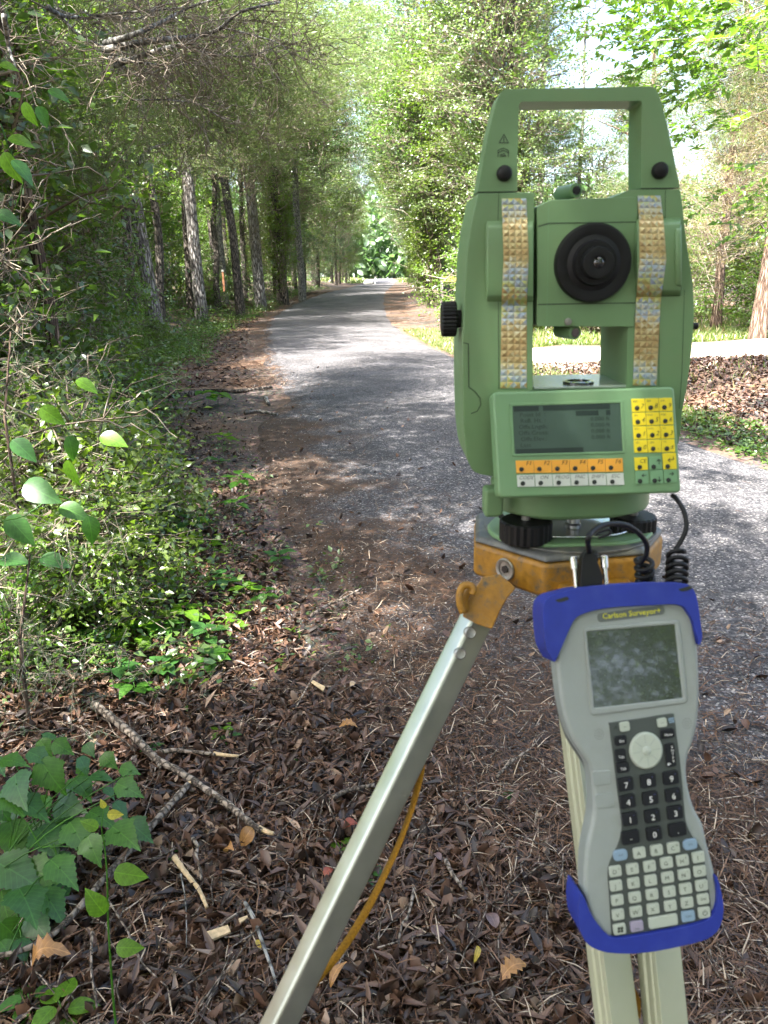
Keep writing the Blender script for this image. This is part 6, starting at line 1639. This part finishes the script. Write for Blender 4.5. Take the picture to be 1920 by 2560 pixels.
# keypad
kp = smooth_loop([(1528, 1806), (1600, 1796), (1676, 1784), (1686, 1792), (1692, 1838), (1700, 1900), (1707, 1970), (1712, 2030), (1718, 2064), (1732, 2092), (1757, 2126), (1764, 2170), (1772, 2220), (1778, 2268), (1776, 2292), (1750, 2302), (1690, 2318), (1610, 2332), (1536, 2342), (1529, 2334), (1525, 2270), (1520, 2200), (1520, 2170), (1530, 2142), (1545, 2110), (1553, 2080), (1554, 2055), (1548, 2010), (1540, 1950), (1533, 1890), (1524, 1815)], 2)
pad = prism('keypad', kp, PC, .0008, .002, M_['keypad_grey'], hh, .0004)
kx = Vector((.986, -.168)); ky = Vector((.108, .994))
def c4(X_, Y_): return 1300 + X_ / 2.731, 1750 + Y_ / 2.731
def kkey(X_, Y_, w, h, mat, txt=None, tsize=15, tmat=None, r=5, th=.0022, dxy=(0, 0), sx=1.0, nm='key', sup=None):
    cx_, cy_ = c4(X_, Y_); w_, h_ = w / 2.731, h / 2.731
    q = [(cx_ + sx_ * w_ / 2 * kx.x + sy_ * h_ / 2 * ky.x, cy_ + sx_ * w_ / 2 * kx.y + sy_ * h_ / 2 * ky.y) for sx_, sy_ in ((-1, -1), (1, -1), (1, 1), (-1, 1))]
    k = prism(nm, rounded(q, r, 3), PC, .0008 + th, th + .001, M_[mat], pad, .0007, 2)
    if txt: writing('key_text', txt, cx_ + dxy[0], cy_ + dxy[1], tsize, PC, .0009 + th + .0001, M_[tmat or ('letter_white' if mat == 'key_black' else 'ink')], k, kx, ky, sx)
    if sup: writing('key_text', sup[0], cx_ + w_ * .25, cy_ - h_ * .28, 6.5, PC, .0009 + th + .0001, M_[sup[1]], k, kx, ky, 1)
    return k
kkey(717, 183, 66, 64, 'key_pale', '–', 13); kkey(972, 155, 64, 62, 'key_pale', '–', 13)
writing('keypad_text', 'A', *c4(650, 190), 15, PC, .0011, M_['ink'], pad, kx, ky, 1, .3)
line_mark('keypad_mark', [(1672, 1797, 1684, 1795), (1672, 1801, 1684, 1800), (1674, 1806, 1685, 1804)], 3, PC, .0011, M_['key_blue'], pad)
kkey(690, 278, 80, 66, 'key_black', 'Esc', 9.5, dxy=(2, 1)); kkey(1008, 232, 96, 62, 'key_black', 'Menu', 9, dxy=(2, 2))
kkey(690, 380, 72, 84, 'key_black', 'Tab', 9.5, dxy=(1, 4)); kkey(703, 462, 86, 70, 'key_black', 'Tab', 9.5, dxy=(1, 3))
kE = kkey(1030, 378, 66, 160, 'key_black')
for j_, ch in enumerate('ENTER'):
    ex, ey = c4(1033 + j_ * 2.6, 322 + j_ * 24)
    writing('key_text', ch, ex + 2, ey, 8.5, PC, .0032, M_['letter_white'], kE, kx, ky)
line_mark('key_arrow', [(*c4(1008, 440), *c4(1028, 436)), (*c4(1008, 440), *c4(1016, 432)), (*c4(1008, 440), *c4(1016, 446))], 2, PC, .0032, M_['letter_white'], kE)
dc = c4(865, 348)
dpad_out = [(dc[0] + 42 * math.cos(a) * 1.0, dc[1] + 47 * math.sin(a)) for a in [k_ * math.pi / 20 for k_ in range(40)]]
dp = prism('direction_pad', dpad_out, PC, .0042, .0045, M_['key_pale'], pad, .0022, 4)
for k_ in range(8):
    a = math.radians(22.5 * 0 + 45 * k_ - 9)
    line_mark('pad_groove', [(dc[0] + 16 * math.cos(a), dc[1] + 18 * math.sin(a), dc[0] + 35 * math.cos(a), dc[1] + 39 * math.sin(a))], 1.2, PC, .00428, M_['case_grey'], dp)
lathe('pad_button', PC.at(*dc, .0040), CN, [(0, .0038), (.0010, .0036), (.0016, .0024), (.0019, .0005)], M_['key_pale'], dp, n=24)
for X_, Y_, s_ in [(723, 577, '7'), (878, 555, '8'), (1033, 533, '9'), (738, 695, '4'), (893, 673, '5'), (1048, 651, '6'), (752, 815, '1'), (907, 795, '2'), (1062, 770, '3'), (757, 940, '-'), (918, 915, '0'), (1078, 888, '.')]:
    kkey(X_, Y_, 104 if s_ not in '-.' else 118, 90, 'key_black', s_, 21 if s_ not in '-.' else 18, dxy=(1, 3), th=.003, sup=(chr(42), 'letter_blue') if s_ not in '-.' else None)
rowsL = [('ABC', [(817, 1045), (935, 1027), (1050, 1010)]), ('DEFGHI', [(653, 1172), (770, 1155), (887, 1137), (1003, 1113), (1112, 1097), (1220, 1075)]), ('JKLMNO', [(658, 1270), (778, 1252), (894, 1233), (1010, 1213), (1123, 1193), (1230, 1170)]),
         ('PQRSTU', [(667, 1368), (787, 1350), (905, 1330), (1022, 1310), (1133, 1290), (1243, 1268)]), ('VWXYZ', [(672, 1468), (795, 1448), (912, 1428), (1030, 1407), (1143, 1385)])]
sups = '~!@#$%^&*()_+{}|:"<>?=[]/;'
for chs, ps in rowsL:
    for ch, (X_, Y_) in zip(chs, ps):
        kkey(X_, Y_, 84, 74, 'key_pale', ch, 14.5, 'ink', dxy=(-2, 2), sup=(sups[ord(ch) - 65], 'ink_soft'))
kkey(688, 1062, 96, 74, 'key_blue', '<<', 10, 'ink_soft', r=10); kkey(1165, 988, 96, 72, 'key_blue', '>>', 10, 'ink_soft', r=10)
kkey(1253, 1360, 78, 72, 'key_pale', 'Del', 9.5); 
kW = kkey(682, 1567, 86, 74, 'key_pale')
wx, wy = c4(686, 1572)
for a_, b_ in ((-4, -4), (3.5, -5), (-4, 3.5), (3.5, 2.5)):
    prism('key_symbol', [(wx + a_ - 3, wy + b_ - 2.6), (wx + a_ + 3, wy + b_ - 3.6), (wx + a_ + 3.4, wy + b_ + 2.4), (wx + a_ - 2.6, wy + b_ + 3.4)], PC, .0032, .0002, M_['ink'], kW)
kkey(800, 1547, 90, 72, 'key_mauve', 'Shift', 7, 'ink_soft', dxy=(0, 6)); kkey(980, 1513, 200, 78, 'key_pale', nm='space_key'); kkey(1150, 1478, 90, 72, 'key_blue', 'Ctrl', 8.5, 'ink_soft')
kP = kkey(1260, 1453, 82, 74, 'key_pale')
pcx, pcy = c4(1264, 1455)
line_mark('key_symbol', [(pcx, pcy - 7, pcx, pcy - 1)] + [(pcx + 5.5 * math.sin(a), pcy - 5.5 * math.cos(a), pcx + 5.5 * math.sin(a + .5), pcy - 5.5 * math.cos(a + .5)) for a in [.7 + .5 * k_ for k_ in range(10)]], 1.6, PC, .0032, M_['ink'], kP)
# grille dots
V, F = [], []
for X_, Y_ in [(540, 235), (1140, 160)]:
    for k_ in range(21):
        r_ = [0, 15, 30][0 if k_ == 0 else (1 if k_ < 8 else 2)]
        a = k_ * (.897 if k_ < 8 else .483)
        cx_, cy_ = c4(X_ + r_ * math.cos(a), Y_ + r_ * 1.15 * math.sin(a))
        o = len(V); V += [PC.at(cx_ + 1.2 * math.cos(b), cy_ + 1.2 * math.sin(b), .0003) for b in (0, 1.05, 2.1, 3.14, 4.19, 5.24)]; F.append(list(range(o, o + 6)))
obj('speaker_holes', V, F, M_['nameplate_grey'], case)
for X_, Y_ in [(560, 533), (577, 690)]:
    cx_, cy_ = c4(X_, Y_)
    prism('side_button', rounded([(cx_ - 26, cy_ - 17), (cx_ + 22, cy_ - 20), (cx_ + 24, cy_ + 15), (cx_ - 20, cy_ + 20)], 8, 4), PC, .0007, .001, CG, hh, .0006, 3)
# connector and cable
plugP = Plane(PC.at(1480, 1430, -.012), CN)
cb = thing('coiled_cable', 'black coiled cable joining the total station panel and the top of the handheld', 'cable', PC.at(1480, 1460, -.014))
prism('plug', rounded([(1457, 1392), (1466, 1377), (1486, 1376), (1492, 1400), (1508, 1440), (1506, 1480), (1452, 1482), (1452, 1440)], 6, 3), plugP, .006, .014, M_['black_rubber'], cb, .003, 3)
for yy in (1383, 1391, 1399):
    lathe('strain_relief', plugP.at(1476, yy, -.001), (.0, -.05, 1), [(-.0012, .0062), (0, .0068), (.0012, .0062)], M_['black_rubber'], cb, n=20)
for (xa, ya, xb, yb) in [(1434, 1392, 1441, 1472), (1509, 1389, 1516, 1468)]:
    a_, b_ = plugP.at(xa, ya, 0), plugP.at(xb, yb, 0)
    d_ = (b_ - a_).normalized()
    ths = lathe('thumbscrew', a_, d_, [(0, .0030), (.0008, .0034), (.0105, .0034), (.011, .0022), (.032, .0019)], M_['steel'], cb, n=20)
def coil(name, pa, pb, turns, R, r, mat, parent):
    d_ = (pb - pa); L_ = d_.length; d_ = d_.normalized(); u_ = d_.orthogonal().normalized(); v_ = d_.cross(u_)
    n_ = turns * 16
    pts = [pa + d_ * L_ * i / n_ + (u_ * math.cos(i * math.pi / 8) + v_ * math.sin(i * math.pi / 8)) * R for i in range(n_ + 1)]
    return pts
dB = .80
loop = [plugP.at(1474, 1384, -.001)] + [at_depth(px, py, d_) for px, py, d_ in [(1470, 1350, .645), (1480, 1330, .65), (1505, 1314, .66), (1535, 1309, .67), (1568, 1314, .68), (1598, 1334, .69), (1617, 1362, .70), (1616, 1392, .705)]]
c1 = coil('coil', at_depth(1610, 1398, .715), at_depth(1614, 1470, .73), 4, .0072, .0022, None, None)
c2 = coil('coil', at_depth(1690, 1470, .745), at_depth(1694, 1386, .765), 5, .0088, .0022, None, None)
mid = [at_depth(1616, 1500, .735), at_depth(1640, 1545, .74), at_depth(1672, 1530, .745)]
up_ = [at_depth(px, py, d_) for px, py, d_ in [(1684, 1378, .768), (1702, 1354, .77), (1716, 1318, .77), (1710, 1278, .775), (1690, 1246, .785)]]
end_ = [PP.at(1680, 1238, -.014)]
path = curve_pts(loop, 5)[:-1] + c1 + mid + c2 + curve_pts(up_ + end_, 5)
tube('cord', path, .0024, M_['black_rubber'], cb, n=9)
tube('cord', curve_pts([at_depth(px, py, .70) for px, py in [(1490, 1338), (1500, 1330), (1520, 1324), (1526, 1330), (1518, 1338), (1496, 1345)]], 5), .0012, M_['black_rubber'], cb, n=6)
